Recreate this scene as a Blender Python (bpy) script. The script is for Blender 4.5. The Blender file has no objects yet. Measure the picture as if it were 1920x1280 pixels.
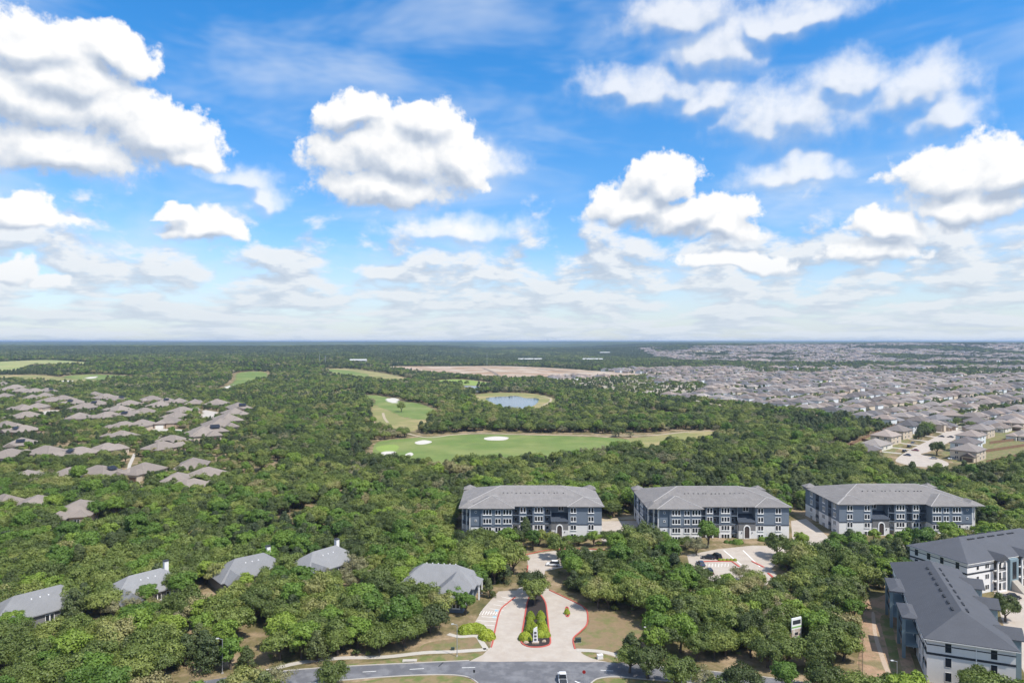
import bpy, math, random
import numpy as np
from mathutils import Vector, Matrix, noise as mnoise

R = math.radians
scene = bpy.context.scene
COL = scene.collection
CAM_H, F = 76.0, 1274.0          # eye height in metres, focal length in photo pixels

# ------------------------------------------------------------------ camera
cam = bpy.data.cameras.new('camera')
cam.sensor_width = 36.0
cam.lens = 36.0 * F / 1920.0
cam.clip_start, cam.clip_end = 1.0, 120000.0
camo = bpy.data.objects.new('camera', cam)
COL.objects.link(camo)
camo.location = (0, 0, CAM_H)
camo.rotation_euler = (R(90), 0, 0)
scene.camera = camo

# ------------------------------------------------------------------ light and exposure
SUN_AZ, SUN_EL = R(128), R(57)    # azimuth clockwise from +Y (the viewing direction)
sund = bpy.data.lights.new('sun', 'SUN')
sund.energy, sund.angle, sund.color = 5.0, R(0.53), (1.0, 0.95, 0.87)
suno = bpy.data.objects.new('sun', sund)
COL.objects.link(suno)
sv = Vector((math.sin(SUN_AZ) * math.cos(SUN_EL), math.cos(SUN_AZ) * math.cos(SUN_EL), math.sin(SUN_EL)))
suno.rotation_euler = sv.to_track_quat('Z', 'Y').to_euler()
vs = scene.view_settings
vs.view_transform, vs.look, vs.gamma, vs.exposure = 'Standard', 'None', 1.0, 0.22
vs.use_curve_mapping = False
cy = scene.cycles
cy.max_bounces, cy.diffuse_bounces, cy.glossy_bounces = 4, 3, 2
cy.transmission_bounces, cy.transparent_max_bounces, cy.volume_bounces = 2, 4, 0
cy.use_adaptive_sampling, cy.adaptive_threshold = True, 0.015
cy.use_denoising = True
cy.caustics_reflective = cy.caustics_refractive = False

# ------------------------------------------------------------------ world: physical sky with a cumulus field
SKY_STRENGTH = 0.12
world = bpy.data.worlds.new('World')
scene.world = world
world.use_nodes = True
world.cycles.sampling_method = 'MANUAL'
world.cycles.sample_map_resolution = 256


class NT:
    """small helper that writes node graphs"""
    def __init__(self, tree):
        self.t = tree

    def n(self, typ, **kw):
        nd = self.t.nodes.new(typ)
        for k, v in kw.items():
            setattr(nd, k, v)
        return nd

    def put(self, sock, v):
        if isinstance(v, bpy.types.NodeSocket):
            self.t.links.new(v, sock)
        elif v is not None:
            sock.default_value = v

    def m(self, op, a, b=None, c=None, clamp=False):
        nd = self.n('ShaderNodeMath', operation=op, use_clamp=clamp)
        for s, v in zip(nd.inputs, (a, b, c)):
            self.put(s, v)
        return nd.outputs[0]

    def v(self, op, a, b=None, c=None):
        nd = self.n('ShaderNodeVectorMath', operation=op)
        for s, x in zip(nd.inputs, (a, b, c)):
            self.put(s, x)
        return nd.outputs['Value' if op in ('LENGTH', 'DOT_PRODUCT', 'DISTANCE') else 'Vector']

    def rng(self, x, a, b, c=0.0, d=1.0, kind='SMOOTHSTEP'):
        nd = self.n('ShaderNodeMapRange', interpolation_type=kind)
        for s, v in zip(nd.inputs[:5], (x, a, b, c, d)):
            self.put(s, v)
        return nd.outputs[0]

    def mix(self, f, a, b, mode='MIX'):
        nd = self.n('ShaderNodeMix', data_type='RGBA', blend_type=mode)
        self.put(nd.inputs[0], f)
        self.put(nd.inputs[6], a)
        self.put(nd.inputs[7], b)
        return nd.outputs[2]

    def noise(self, vec, scale, detail=4.0, rough=0.55, dist=0.0, dim='3D'):
        nd = self.n('ShaderNodeTexNoise', noise_dimensions=dim)
        self.put(nd.inputs['Vector'], vec)
        nd.inputs['Scale'].default_value = scale
        nd.inputs['Detail'].default_value = detail
        nd.inputs['Roughness'].default_value = rough
        nd.inputs['Distortion'].default_value = dist
        return nd

    def voro(self, vec, scale, detail=3.0, rough=0.5, feature='F1'):
        nd = self.n('ShaderNodeTexVoronoi', feature=feature, voronoi_dimensions='2D')
        nd.normalize = True
        self.put(nd.inputs['Vector'], vec)
        nd.inputs['Scale'].default_value = scale
        nd.inputs['Detail'].default_value = detail
        nd.inputs['Roughness'].default_value = rough
        return nd.outputs['Distance']

    def ramp(self, f, stops):
        nd = self.n('ShaderNodeValToRGB')
        el = nd.color_ramp.elements
        while len(el) < len(stops):
            el.new(0.5)
        for e, (p, c) in zip(el, stops):
            e.position = p
            e.color = c if len(c) == 4 else (*c, 1)
        self.put(nd.inputs[0], f)
        return nd.outputs[0]


def ang(px, py):
    dx, dz = px - 960, 640 - py
    return math.atan(dx / F), math.atan(dz / math.hypot(F, dx))


# cumulus bodies as (photo x, photo y, half width, half height); turned into azimuth and elevation
CRISP = [(70, 85, 145, 75), (185, 100, 92, 66), (40, 190, 200, 100), (110, 150, 170, 95), (210, 225, 165, 90), (310, 270, 118, 82), (372, 300, 60, 48), (110, 285, 210, 75),
         (672, 222, 68, 44), (795, 245, 85, 58), (735, 305, 165, 95), (850, 315, 92, 78), (720, 355, 150, 50),
         (40, 408, 110, 46), (300, 405, 46, 22), (375, 432, 100, 36), (20, 510, 50, 36), (112, 532, 50, 20),
         (1238, 345, 80, 58), (1195, 392, 105, 55), (1295, 410, 115, 60), (1372, 425, 70, 55), (1390, 498, 105, 30),
         (1790, 335, 130, 75), (1885, 325, 120, 75), (1800, 385, 160, 55), (1655, 440, 80, 42), (1640, 478, 95, 30)]
SOFT = [(1285, 40, 120, 66), (1340, 100, 90, 74), (1230, 178, 135, 52), (1150, 168, 60, 38), (1335, 195, 75, 45),
        (1500, 225, 135, 90), (1425, 240, 95, 60), (1570, 165, 90, 50), (1490, 325, 110, 42), (1715, 175, 100, 62),
        (1755, 225, 75, 55), (460, 342, 65, 28), (508, 380, 38, 32), (930, 310, 50, 40),
        (860, 440, 120, 34), (1480, 45, 140, 40)]


def cumulus_group(name, blobs, amp, vs1):
    g = bpy.data.node_groups.new(name, 'ShaderNodeTree')
    g.interface.new_socket('P', in_out='INPUT', socket_type='NodeSocketVector')
    g.interface.new_socket('D', in_out='OUTPUT', socket_type='NodeSocketFloat')
    g.interface.new_socket('Body', in_out='OUTPUT', socket_type='NodeSocketFloat')
    t = NT(g)
    gi, go = t.n('NodeGroupInput'), t.n('NodeGroupOutput')
    P = gi.outputs[0]
    # broad bending of the outlines, then billows
    w = t.noise(P, 10.0, 3.0, 0.6, dim='2D')
    wv = t.v('MULTIPLY_ADD', w.outputs['Color'], (0.085, 0.06, 0), (-0.0425, -0.03, 0))
    Q = t.v('ADD', P, wv)
    d = None
    for (cx, cyy, rx, ry) in blobs:
        a, e = ang(cx, cyy)
        a2, e2 = ang(cx + rx, cyy)
        a3, e3 = ang(cx, cyy - ry)
        ra, re = max(abs(a2 - a), 1e-3), max(abs(e3 - e), 1e-3)
        q = t.v('MULTIPLY_ADD', Q, (1 / ra, 1 / re, 0), (-a / ra, -e / re, 0))
        l = t.v('LENGTH', t.v('MAXIMUM', q, t.v('MULTIPLY', q, (-1, -1.6, 0))))     # flat undersides
        d = l if d is None else t.m('SMOOTH_MIN', d, l, 0.25)
    # outside the photographed part of the sky the same kind of clouds go on
    far = t.noise(t.v('MULTIPLY', P, (1.0, 1.7, 1)), 4.0, 1.0, 0.5, dim='2D')
    sep = t.n('ShaderNodeSeparateXYZ')
    t.put(sep.inputs[0], P)
    out1 = t.rng(t.m('ABSOLUTE', sep.outputs[0]), 0.66, 0.74)
    out2 = t.rng(sep.outputs[1], 0.48, 0.56)
    outm = t.m('MAXIMUM', out1, out2)
    gen = t.m('ADD', t.m('MULTIPLY_ADD', far.outputs['Fac'], -7.0, 4.75), t.m('MULTIPLY_ADD', outm, -6.0, 6.0))
    d = t.m('MINIMUM', d, gen)
    body = t.m('SUBTRACT', 1.0, d)
    bil = t.m('SUBTRACT', 0.42, t.voro(Q, vs1, 3.0, 0.55, 'F1'))
    fine = t.noise(P, 42.0, 4.0, 0.62, dim='2D')
    h = t.m('MULTIPLY_ADD', bil, amp, body)
    h = t.m('MULTIPLY_ADD', t.m('SUBTRACT', fine.outputs['Fac'], 0.5), amp * 0.85, h)
    t.put(go.inputs[0], h)
    t.put(go.inputs[1], body)
    return g


def build_world():
    tr = world.node_tree
    tr.nodes.clear()
    t = NT(tr)
    tc = t.n('ShaderNodeTexCoord')
    D = t.v('NORMALIZE', tc.outputs['Generated'])
    s = t.n('ShaderNodeSeparateXYZ')
    t.put(s.inputs[0], D)
    x, y, z = s.outputs
    az = t.m('ARCTAN2', x, y)
    el = t.m('ARCSINE', z)
    cP = t.n('ShaderNodeCombineXYZ')
    t.put(cP.inputs[0], az)
    t.put(cP.inputs[1], el)
    P = cP.outputs[0]
    sky = t.n('ShaderNodeTexSky', sky_type='NISHITA')
    sky.sun_disc = False
    sky.sun_elevation, sky.sun_rotation = SUN_EL, SUN_AZ
    sky.altitude, sky.air_density, sky.dust_density, sky.ozone_density = 300, 1.0, 0.6, 2.0
    hs = t.n('ShaderNodeHueSaturation')
    hs.inputs['Saturation'].default_value = 1.32
    hs.inputs['Value'].default_value = 1.2
    t.put(hs.inputs['Color'], sky.outputs[0])
    tint = t.ramp(t.rng(el, 0.0, 0.55), [(0.0, (0.92, 0.94, 1.08)), (0.35, (0.84, 1.02, 1.14)), (1.0, (0.64, 1.2, 1.34))])
    col = t.v('MULTIPLY', hs.outputs[0], tint)
    k = 1.0 / (SKY_STRENGTH * 2 ** vs.exposure)
    # high thin veils
    cir = t.noise(t.v('MULTIPLY', P, (2.0, 6.0, 1)), 1.6, 4.0, 0.6, 0.25, dim='2D')
    ca = t.m('MULTIPLY', t.rng(cir.outputs['Fac'], 0.36, 0.85), 0.55)
    col = t.mix(ca, col, (0.78 * k, 0.86 * k, 0.97 * k, 1))
    # low banks of broken cloud towards the horizon, thinner and smaller the farther they stand
    def bank(elv, azv):
        c = t.n('ShaderNodeCombineXYZ')
        t.put(c.inputs[0], t.m('MULTIPLY', azv, 11.0))
        t.put(c.inputs[1], t.m('MULTIPLY', t.m('LOGARITHM', t.m('ADD', t.m('MAXIMUM', elv, 0.0), 0.035), math.e), 3.6))
        return t.noise(c.outputs[0], 1.0, 6.0, 0.55, 0.1, dim='2D').outputs['Fac']
    n0 = bank(el, az)
    n1 = bank(t.m('MULTIPLY_ADD', el, 1.10, 0.007), t.m('ADD', az, 0.012))
    cover = t.rng(el, 0.09, 0.25, 0.11, -0.27)
    dh = t.m('ADD', n0, cover)
    da = t.m('MULTIPLY', t.rng(dh, 0.44, 0.66), 0.90)
    lit = t.m('MULTIPLY_ADD', t.m('SUBTRACT', n0, n1), 4.6, 0.60, clamp=True)
    lit = t.m('MULTIPLY_ADD', t.rng(dh, 0.5, 0.8), -0.16, lit)
    dcol = t.ramp(lit, [(0.0, (0.54, 0.62, 0.74)), (0.45, (0.70, 0.76, 0.85)), (0.75, (0.90, 0.93, 0.96)), (1.0, (1.0, 1.0, 1.0))])
    dcol = t.v('SCALE', dcol)
    tr.nodes[-1].inputs['Scale'].default_value = k * 0.96
    col = t.mix(da, col, dcol)

    # placed cumulus
    def layer(col, grp, soft, a0, a1, amax, shade):
        def ev(vec):
            nd = t.n('ShaderNodeGroup')
            nd.node_tree = grp
            t.put(nd.inputs[0], vec)
            return nd.outputs
        h0, b0 = ev(P)
        h1 = ev(t.v('ADD', P, (0.008, 0.018, 0)))[0]
        b1 = ev(t.v('ADD', P, (0.006, 0.016, 0)))[1]
        slope = t.m('SUBTRACT', h0, h1)
        lift = t.m('MAXIMUM', t.m('MINIMUM', t.m('SUBTRACT', b0, b1), 0.30), -0.40)
        a = t.m('MULTIPLY', t.rng(h0, a0, t.rng(lift, -0.3, 0.15, a1 * 2.2, a1)), amax)     # crisp tops, ragged undersides
        thick = t.rng(h0, 0.0, 0.9)
        l = t.m('MULTIPLY_ADD', slope, shade, 0.57)
        l = t.m('MULTIPLY_ADD', lift, 0.85, l)
        l = t.m('MULTIPLY_ADD', thick, -0.06, l, clamp=True)
        c = t.ramp(l, [(0.0, (0.48, 0.56, 0.69)), (0.35, (0.68, 0.74, 0.83)), (0.66, (0.90, 0.92, 0.95)), (0.9, (1.04, 1.04, 1.04))])
        c = t.v('SCALE', c)
        tr.nodes[-1].inputs['Scale'].default_value = k
        return t.mix(a, col, c)
    gs = cumulus_group('cumulus_soft', SOFT, 1.0, 12.0)
    gc = cumulus_group('cumulus_crisp', CRISP, 0.85, 18.0)
    col = layer(col, gs, True, -0.45, 0.85, 0.78, 0.34)
    col = layer(col, gc, False, -0.02, 0.26, 1.0, 0.60)
    # pale air low over the land
    hz = t.rng(el, 0.0, 0.16, 0.62, 0.0)
    col = t.mix(hz, col, (0.68 * k, 0.77 * k, 0.86 * k, 1))
    bg = t.n('ShaderNodeBackground')
    t.put(bg.inputs[0], col)
    bg.inputs[1].default_value = SKY_STRENGTH
    o = t.n('ShaderNodeOutputWorld')
    tr.links.new(bg.outputs[0], o.inputs[0])


build_world()

# ------------------------------------------------------------------ materials
MATS = {}


def mat(name, col, rough=0.85, var=0.0, vscale=1.0, metal=0.0, spec=0.3, col2=None, bump=0.0, bscale=8.0, detail=4.0, c2lo=0.42, c2hi=0.62):
    if name in MATS:
        return MATS[name]
    m = bpy.data.materials.new(name)
    m.use_nodes = True
    t = NT(m.node_tree)
    b = m.node_tree.nodes['Principled BSDF']
    b.inputs['Roughness'].default_value = rough
    b.inputs['Metallic'].default_value = metal
    b.inputs['Specular IOR Level'].default_value = spec
    geo = t.n('ShaderNodeNewGeometry')
    pos = geo.outputs['Position']
    c = (*col, 1)
    if col2:
        f = t.rng(t.noise(pos, vscale, detail, 0.6).outputs['Fac'], c2lo, c2hi)
        c = t.mix(f, c, (*col2, 1))
    if var > 0:
        f2 = t.noise(pos, vscale * 3.1, 5.0, 0.65).outputs['Fac']
        g = t.m('MULTIPLY_ADD', f2, 2 * var, 1 - var)
        c = t.v('SCALE', c if isinstance(c, bpy.types.NodeSocket) else tuple(col))
        t.put(m.node_tree.nodes[-1].inputs['Scale'], g)
    t.put(b.inputs['Base Color'], c)
    if bump > 0:
        bn = t.n('ShaderNodeBump')
        bn.inputs['Strength'].default_value = 1.0
        bn.inputs['Distance'].default_value = bump
        t.put(bn.inputs['Height'], t.noise(pos, bscale, 4.0, 0.6).outputs['Fac'])
        t.put(b.inputs['Normal'], bn.outputs[0])
    MATS[name] = m
    return m


def roof_mat(name, col, var=0.25, streak=True, hue=0.0):
    """asphalt shingles: courses as fine bump, weathered streaks as colour"""
    m = bpy.data.materials.new(name)
    m.use_nodes = True
    t = NT(m.node_tree)
    b = m.node_tree.nodes['Principled BSDF']
    b.inputs['Roughness'].default_value = 0.9
    b.inputs['Specular IOR Level'].default_value = 0.2
    pos = t.n('ShaderNodeNewGeometry').outputs['Position']
    n1 = t.noise(t.v('MULTIPLY', pos, (1, 1, 0.4)), 0.35, 5.0, 0.6).outputs['Fac']
    n2 = t.noise(t.v('MULTIPLY', pos, (2.2, 0.35, 0.35)), 0.9, 4.0, 0.6).outputs['Fac']
    n3 = t.noise(pos, 5.0, 3.0, 0.6).outputs['Fac']
    g = t.m('MULTIPLY_ADD', n1, var * 1.6, 1 - var)
    if streak:
        g = t.m('MULTIPLY', g, t.m('MULTIPLY_ADD', n2, var * 1.4, 1 - var * 0.7))
    g = t.m('MULTIPLY', g, t.m('MULTIPLY_ADD', n3, 0.5, 0.75))
    oi = t.n('ShaderNodeObjectInfo')
    g = t.m('MULTIPLY', g, t.m('MULTIPLY_ADD', oi.outputs['Random'], hue * 1.2 + 0.2, 0.9 - hue * 0.6))
    hv = t.m('FRACT', t.m('MULTIPLY', oi.outputs['Random'], 7.31))
    v = t.v('SCALE', t.mix(t.m('MULTIPLY', hv, hue), (*col, 1), (col[0] * 1.05, col[1] * 0.80, col[2] * 0.64, 1)))
    t.put(m.node_tree.nodes[-1].inputs['Scale'], g)
    t.put(b.inputs['Base Color'], v)
    sep = t.n('ShaderNodeSeparateXYZ')
    t.put(sep.inputs[0], pos)
    saw = t.m('FRACT', t.m('MULTIPLY', sep.outputs[2], 6.0))
    bn = t.n('ShaderNodeBump')
    bn.inputs['Distance'].default_value = 0.02
    t.put(bn.inputs['Height'], saw)
    t.put(b.inputs['Normal'], bn.outputs[0])
    MATS[name] = m
    return m


def leaf_mat(name, stops, trans=0.22):
    m = bpy.data.materials.new(name)
    m.use_nodes = True
    tr = m.node_tree
    tr.nodes.clear()
    t = NT(tr)
    oi = t.n('ShaderNodeObjectInfo')
    pos = t.n('ShaderNodeNewGeometry').outputs['Position']
    # kind of tree and season differ from stand to stand
    st = t.noise(pos, 0.018, 3.0, 0.6).outputs['Fac']
    f = t.m('ADD', t.m('MULTIPLY', oi.outputs['Random'], 0.80), t.m('MULTIPLY_ADD', st, 1.7, -0.75), clamp=True)
    c = t.ramp(f, stops)
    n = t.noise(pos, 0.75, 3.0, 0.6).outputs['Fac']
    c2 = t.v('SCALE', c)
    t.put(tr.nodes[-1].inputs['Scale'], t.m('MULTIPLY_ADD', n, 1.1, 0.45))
    d = t.n('ShaderNodeBsdfPrincipled')
    d.inputs['Roughness'].default_value = 0.55
    d.inputs['Specular IOR Level'].default_value = 0.35
    t.put(d.inputs['Base Color'], c2)
    tl = t.n('ShaderNodeBsdfTranslucent')
    t.put(tl.inputs[0], t.v('MULTIPLY', c2, (1.15, 1.25, 0.5)))
    mx = t.n('ShaderNodeMixShader')
    mx.inputs[0].default_value = trans
    tr.links.new(d.outputs[0], mx.inputs[1])
    tr.links.new(tl.outputs[0], mx.inputs[2])
    o = t.n('ShaderNodeOutputMaterial')
    tr.links.new(mx.outputs[0], o.inputs[0])
    MATS[name] = m
    return m


mat('asphalt', (0.115, 0.115, 0.125), 0.9, 0.22, 0.25, col2=(0.17, 0.17, 0.18), bump=0.01, bscale=20)
mat('concrete', (0.37, 0.315, 0.265), 0.9, 0.12, 0.22, col2=(0.42, 0.37, 0.32), c2lo=0.3, c2hi=0.7)
mat('concrete_pale', (0.42, 0.385, 0.34), 0.9, 0.12, 0.3)
mat('kerb_red', (0.42, 0.085, 0.065), 0.7, 0.2, 1.5)
mat('kerb_grey', (0.40, 0.37, 0.33), 0.9, 0.12, 1.0)
mat('paint_white', (0.78, 0.77, 0.74), 0.7, 0.15, 2.0)
mat('paint_blue', (0.25, 0.42, 0.52), 0.7)
mat('mulch', (0.035, 0.028, 0.026), 1.0, 0.4, 2.0)
mat('dry_grass', (0.215, 0.155, 0.088), 1.0, 0.25, 0.25, col2=(0.15, 0.15, 0.058), c2lo=0.45, c2hi=0.66, bump=0.1, bscale=3)
mat('verge_grass', (0.125, 0.145, 0.045), 1.0, 0.25, 0.3, col2=(0.215, 0.165, 0.085), c2lo=0.42, c2hi=0.60, bump=0.1, bscale=3)
mat('fairway', (0.118, 0.172, 0.040), 1.0, 0.25, 0.02, col2=(0.185, 0.212, 0.066), c2lo=0.4, c2hi=0.66)
mat('green_light', (0.20, 0.27, 0.06), 1.0, 0.12, 0.03)
mat('rough_grass', (0.20, 0.20, 0.07), 1.0, 0.2, 0.02, col2=(0.31, 0.25, 0.12))
mat('field', (0.30, 0.29, 0.12), 1.0, 0.15, 0.01, col2=(0.22, 0.26, 0.09))
mat('sand', (0.50, 0.47, 0.42), 1.0, 0.08, 0.2)
mat('path_tan', (0.36, 0.30, 0.21), 1.0, 0.12, 0.2)
mat('bare_soil', (0.30, 0.20, 0.125), 1.0, 0.3, 0.012, col2=(0.42, 0.345, 0.27))
mat('orange_soil', (0.33, 0.215, 0.14), 1.0, 0.35, 0.16, col2=(0.20, 0.165, 0.085), c2lo=0.45, c2hi=0.6, bump=0.2, bscale=1.5)
mat('limestone', (0.40, 0.31, 0.235), 1.0, 0.25, 1.2, bump=0.15, bscale=2)
mat('wall_slate', (0.150, 0.180, 0.222), 0.85, 0.07, 0.5)
mat('wall_slate_dark', (0.045, 0.055, 0.075), 0.85, 0.07, 0.5)
mat('wall_taupe', (0.17, 0.165, 0.165), 0.85, 0.07, 0.5)
mat('wall_white', (0.68, 0.66, 0.645), 0.85, 0.08, 0.4)
mat('wall_teal', (0.17, 0.23, 0.26), 0.85, 0.07, 0.5)
mat('trim_white', (0.76, 0.75, 0.74), 0.7)
mat('trim_dark', (0.035, 0.038, 0.045), 0.7)
mat('glass_dark', (0.018, 0.022, 0.03), 0.12, spec=0.6)
mat('rail_dark', (0.03, 0.032, 0.038), 0.5)
mat('door_dark', (0.06, 0.045, 0.04), 0.6)
mat('wall_beige', (0.50, 0.42, 0.33), 0.9, 0.12, 0.3)
mat('wall_stone', (0.40, 0.31, 0.23), 0.9, 0.25, 0.8)
mat('wall_cream', (0.62, 0.58, 0.52), 0.9, 0.1, 0.3)
mat('wall_greywhite', (0.58, 0.60, 0.62), 0.9, 0.1, 0.3)
mat('garage_brown', (0.14, 0.09, 0.06), 0.7, 0.1, 1.0)
mat('garage_white', (0.66, 0.64, 0.60), 0.7)
mat('solar', (0.014, 0.017, 0.026), 0.4, spec=0.4)
mat('fence_wood', (0.20, 0.12, 0.075), 0.9, 0.3, 0.6)
mat('bark', (0.10, 0.08, 0.065), 1.0, 0.3, 2.0)
mat('metal_grey', (0.42, 0.43, 0.44), 0.45, metal=0.6)
mat('car_white', (0.75, 0.75, 0.76), 0.25, spec=0.5)
mat('car_dark', (0.03, 0.035, 0.045), 0.2, spec=0.5)
mat('car_silver', (0.42, 0.43, 0.45), 0.25, metal=0.4)
mat('car_red', (0.25, 0.02, 0.04), 0.25, spec=0.5)
mat('car_navy', (0.03, 0.06, 0.14), 0.25, spec=0.5)
mat('tyre', (0.02, 0.02, 0.02), 0.9)
mat('sign_green', (0.22, 0.42, 0.12), 0.6)
mat('sign_photo', (0.45, 0.36, 0.30), 0.6, 0.3, 0.8, col2=(0.62, 0.62, 0.6))
mat('stop_red', (0.28, 0.02, 0.02), 0.5)
mat('hydrant_yellow', (0.65, 0.38, 0.03), 0.6)
mat('box_green', (0.03, 0.05, 0.04), 0.6)
mat('ridge_cap', (0.36, 0.345, 0.335), 0.9)
mat('vent_grey', (0.10, 0.10, 0.10), 0.8)
mat('lots_dark', (0.20, 0.16, 0.125), 1.0, 0.2, 0.02)
mat('far_white', (0.5, 0.5, 0.49), 0.8)
roof_mat('roof_grey', (0.205, 0.192, 0.186), 0.30)
roof_mat('roof_charcoal', (0.085, 0.089, 0.102), 0.18, False)
roof_mat('roof_cottage', (0.215, 0.215, 0.22), 0.15)
roof_mat('roof_tan', (0.235, 0.20, 0.175), 0.18)
roof_mat('roof_suburb', (0.195, 0.172, 0.160), 0.18, True, 0.45)
roof_mat('roof_suburb_pale', (0.255, 0.228, 0.210), 0.18, True, 0.45)
roof_mat('roof_suburb_blue', (0.155, 0.150, 0.155), 0.18, True, 0.45)
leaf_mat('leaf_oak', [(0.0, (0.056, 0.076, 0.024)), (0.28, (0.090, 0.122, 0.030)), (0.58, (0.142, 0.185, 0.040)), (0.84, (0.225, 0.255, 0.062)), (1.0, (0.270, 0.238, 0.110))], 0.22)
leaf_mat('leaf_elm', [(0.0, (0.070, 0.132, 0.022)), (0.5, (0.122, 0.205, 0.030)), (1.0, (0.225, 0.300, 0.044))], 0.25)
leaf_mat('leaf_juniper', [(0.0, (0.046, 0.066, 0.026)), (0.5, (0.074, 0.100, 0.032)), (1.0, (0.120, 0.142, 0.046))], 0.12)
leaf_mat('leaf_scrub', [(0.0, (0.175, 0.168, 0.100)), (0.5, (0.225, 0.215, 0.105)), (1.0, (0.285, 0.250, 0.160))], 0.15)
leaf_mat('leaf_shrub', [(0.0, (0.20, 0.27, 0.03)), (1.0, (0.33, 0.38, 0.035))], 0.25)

# pond: dark water with a rippled surface that mirrors the sky
pw = mat('water', (0.035, 0.075, 0.11), 0.06, spec=0.9, bump=0.05, bscale=0.35, var=0.2, vscale=0.02)


# ------------------------------------------------------------------ tagging and mesh helpers
def tag(o, label=None, cat=None, group=None, kind=None):
    for k, v in (('label', label), ('category', cat), ('group', group), ('kind', kind)):
        if v:
            o[k] = v
    return o


def empty(name, loc=(0, 0, 0), rz=0.0, parent=None):
    o = bpy.data.objects.new(name, None)
    o.location, o.rotation_euler = loc, (0, 0, rz)
    o.empty_display_size = 0.5
    COL.objects.link(o)
    o.parent = parent
    return o


def link(name, me, parent=None, loc=(0, 0, 0), rz=0.0):
    o = bpy.data.objects.new(name, me)
    o.location, o.rotation_euler = loc, (0, 0, rz)
    COL.objects.link(o)
    o.parent = parent
    return o


class MB:
    """collects faces, links them as one mesh"""
    def __init__(self):
        self.v, self.f, self.mi = [], [], []

    def add(self, vs_, fs, mi=0):
        o = len(self.v)
        self.v += [tuple(p) for p in vs_]
        self.f += [tuple(i + o for i in f) for f in fs]
        self.mi += [mi] * len(fs)
        return self

    def box(self, x0, x1, y0, y1, z0, z1, mi=0):
        return self.add([(x0, y0, z0), (x1, y0, z0), (x1, y1, z0), (x0, y1, z0), (x0, y0, z1), (x1, y0, z1), (x1, y1, z1), (x0, y1, z1)],
                        [(3, 2, 1, 0), (4, 5, 6, 7), (0, 1, 5, 4), (1, 2, 6, 5), (2, 3, 7, 6), (3, 0, 4, 7)], mi)

    def prism(self, pts, z0, z1, mi=0):
        n = len(pts)
        a = sum(pts[i][0] * pts[(i + 1) % n][1] - pts[(i + 1) % n][0] * pts[i][1] for i in range(n))
        if a < 0:
            pts = pts[::-1]
        vs_ = [(x, y, z0) for x, y in pts] + [(x, y, z1) for x, y in pts]
        fs = [tuple(range(n - 1, -1, -1)), tuple(range(n, 2 * n))] + [(i, (i + 1) % n, n + (i + 1) % n, n + i) for i in range(n)]
        return self.add(vs_, fs, mi)

    def hip(self, x0, x1, y0, y1, z, rise, t=0.25, mi=0, gable=(False, False), run=None):
        """hip roof with its ridge on the longer side and a fascia of thickness t"""
        lx, ly = x1 - x0, y1 - y0
        if lx >= ly:
            r = ly / 2 if run is None else run
            a, b = (x0 + (0 if gable[0] else r), (y0 + y1) / 2), (x1 - (0 if gable[1] else r), (y0 + y1) / 2)
        else:
            r = lx / 2 if run is None else run
            a, b = ((x0 + x1) / 2, y0 + (0 if gable[0] else r)), ((x0 + x1) / 2, y1 - (0 if gable[1] else r))
        zt, zr = z + t, z + t + rise
        c = [(x0, y0), (x1, y0), (x1, y1), (x0, y1)]
        vs_ = [(*p, z) for p in c] + [(*p, zt) for p in c] + [(*a, zr), (*b, zr)]
        fs = [(3, 2, 1, 0), (0, 1, 5, 4), (1, 2, 6, 5), (2, 3, 7, 6), (3, 0, 4, 7)]
        if lx >= ly:
            fs += [(4, 5, 9, 8), (5, 6, 9), (6, 7, 8, 9), (7, 4, 8)]
        else:
            fs += [(4, 5, 8), (5, 6, 9, 8), (6, 7, 9), (7, 4, 8, 9)]
        return self.add(vs_, fs, mi)

    def caps(self, x0, x1, y0, y1, z, rise, t=0.25, r=0.13):
        """ridge and hip lines of the same roof"""
        lx, ly = x1 - x0, y1 - y0
        q = min(lx, ly) / 2
        a, b_ = ((x0 + q, y0 + q), (x1 - q, y1 - q))
        A, B = Vector((*a, z + t + rise)), Vector((*b_, z + t + rise))
        if lx >= ly:
            ends = ((A, (x0, y0)), (A, (x0, y1)), (B, (x1, y0)), (B, (x1, y1)))
        else:
            ends = ((A, (x0, y0)), (A, (x1, y0)), (B, (x0, y1)), (B, (x1, y1)))
        if (B - A).length > 0.3:
            self.tube(A, B, r, r, 5)
        for p, (ex, ey) in ends:
            self.tube(p, (ex, ey, z + t), r, r, 5)
        return self

    def tube(self, p0, p1, r0, r1, n=6, mi=0, cap=True):
        p0, p1 = Vector(p0), Vector(p1)
        q = (p1 - p0).to_track_quat('Z', 'Y')
        vs_ = []
        for p, r in ((p0, r0), (p1, r1)):
            for i in range(n):
                a = 2 * math.pi * i / n
                vs_.append(p + q @ Vector((r * math.cos(a), r * math.sin(a), 0)))
        fs = [(i, (i + 1) % n, n + (i + 1) % n, n + i) for i in range(n)]
        if cap:
            fs += [tuple(range(n - 1, -1, -1)), tuple(range(n, 2 * n))]
        return self.add(vs_, fs, mi)

    def mesh(self, name, *mats):
        me = bpy.data.meshes.new(name)
        me.from_pydata(self.v, [], self.f)
        for m in mats:
            me.materials.append(MATS[m] if isinstance(m, str) else m)
        if len(mats) > 1:
            me.polygons.foreach_set('material_index', self.mi)
        me.update()
        return me

    def build(self, name, m, parent=None, loc=(0, 0, 0), rz=0.0):
        return link(name, self.mesh(name, m), parent, loc, rz)


def copy_tree(o, parent=None):
    c = o.copy()
    COL.objects.link(c)
    c.parent = parent
    for ch in list(o.children):
        copy_tree(ch, c)
    return c


# ------------------------------------------------------------------ terrain
def S(x):
    x = min(1.0, max(0.0, x))
    return x * x * (3 - 2 * x)


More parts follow.
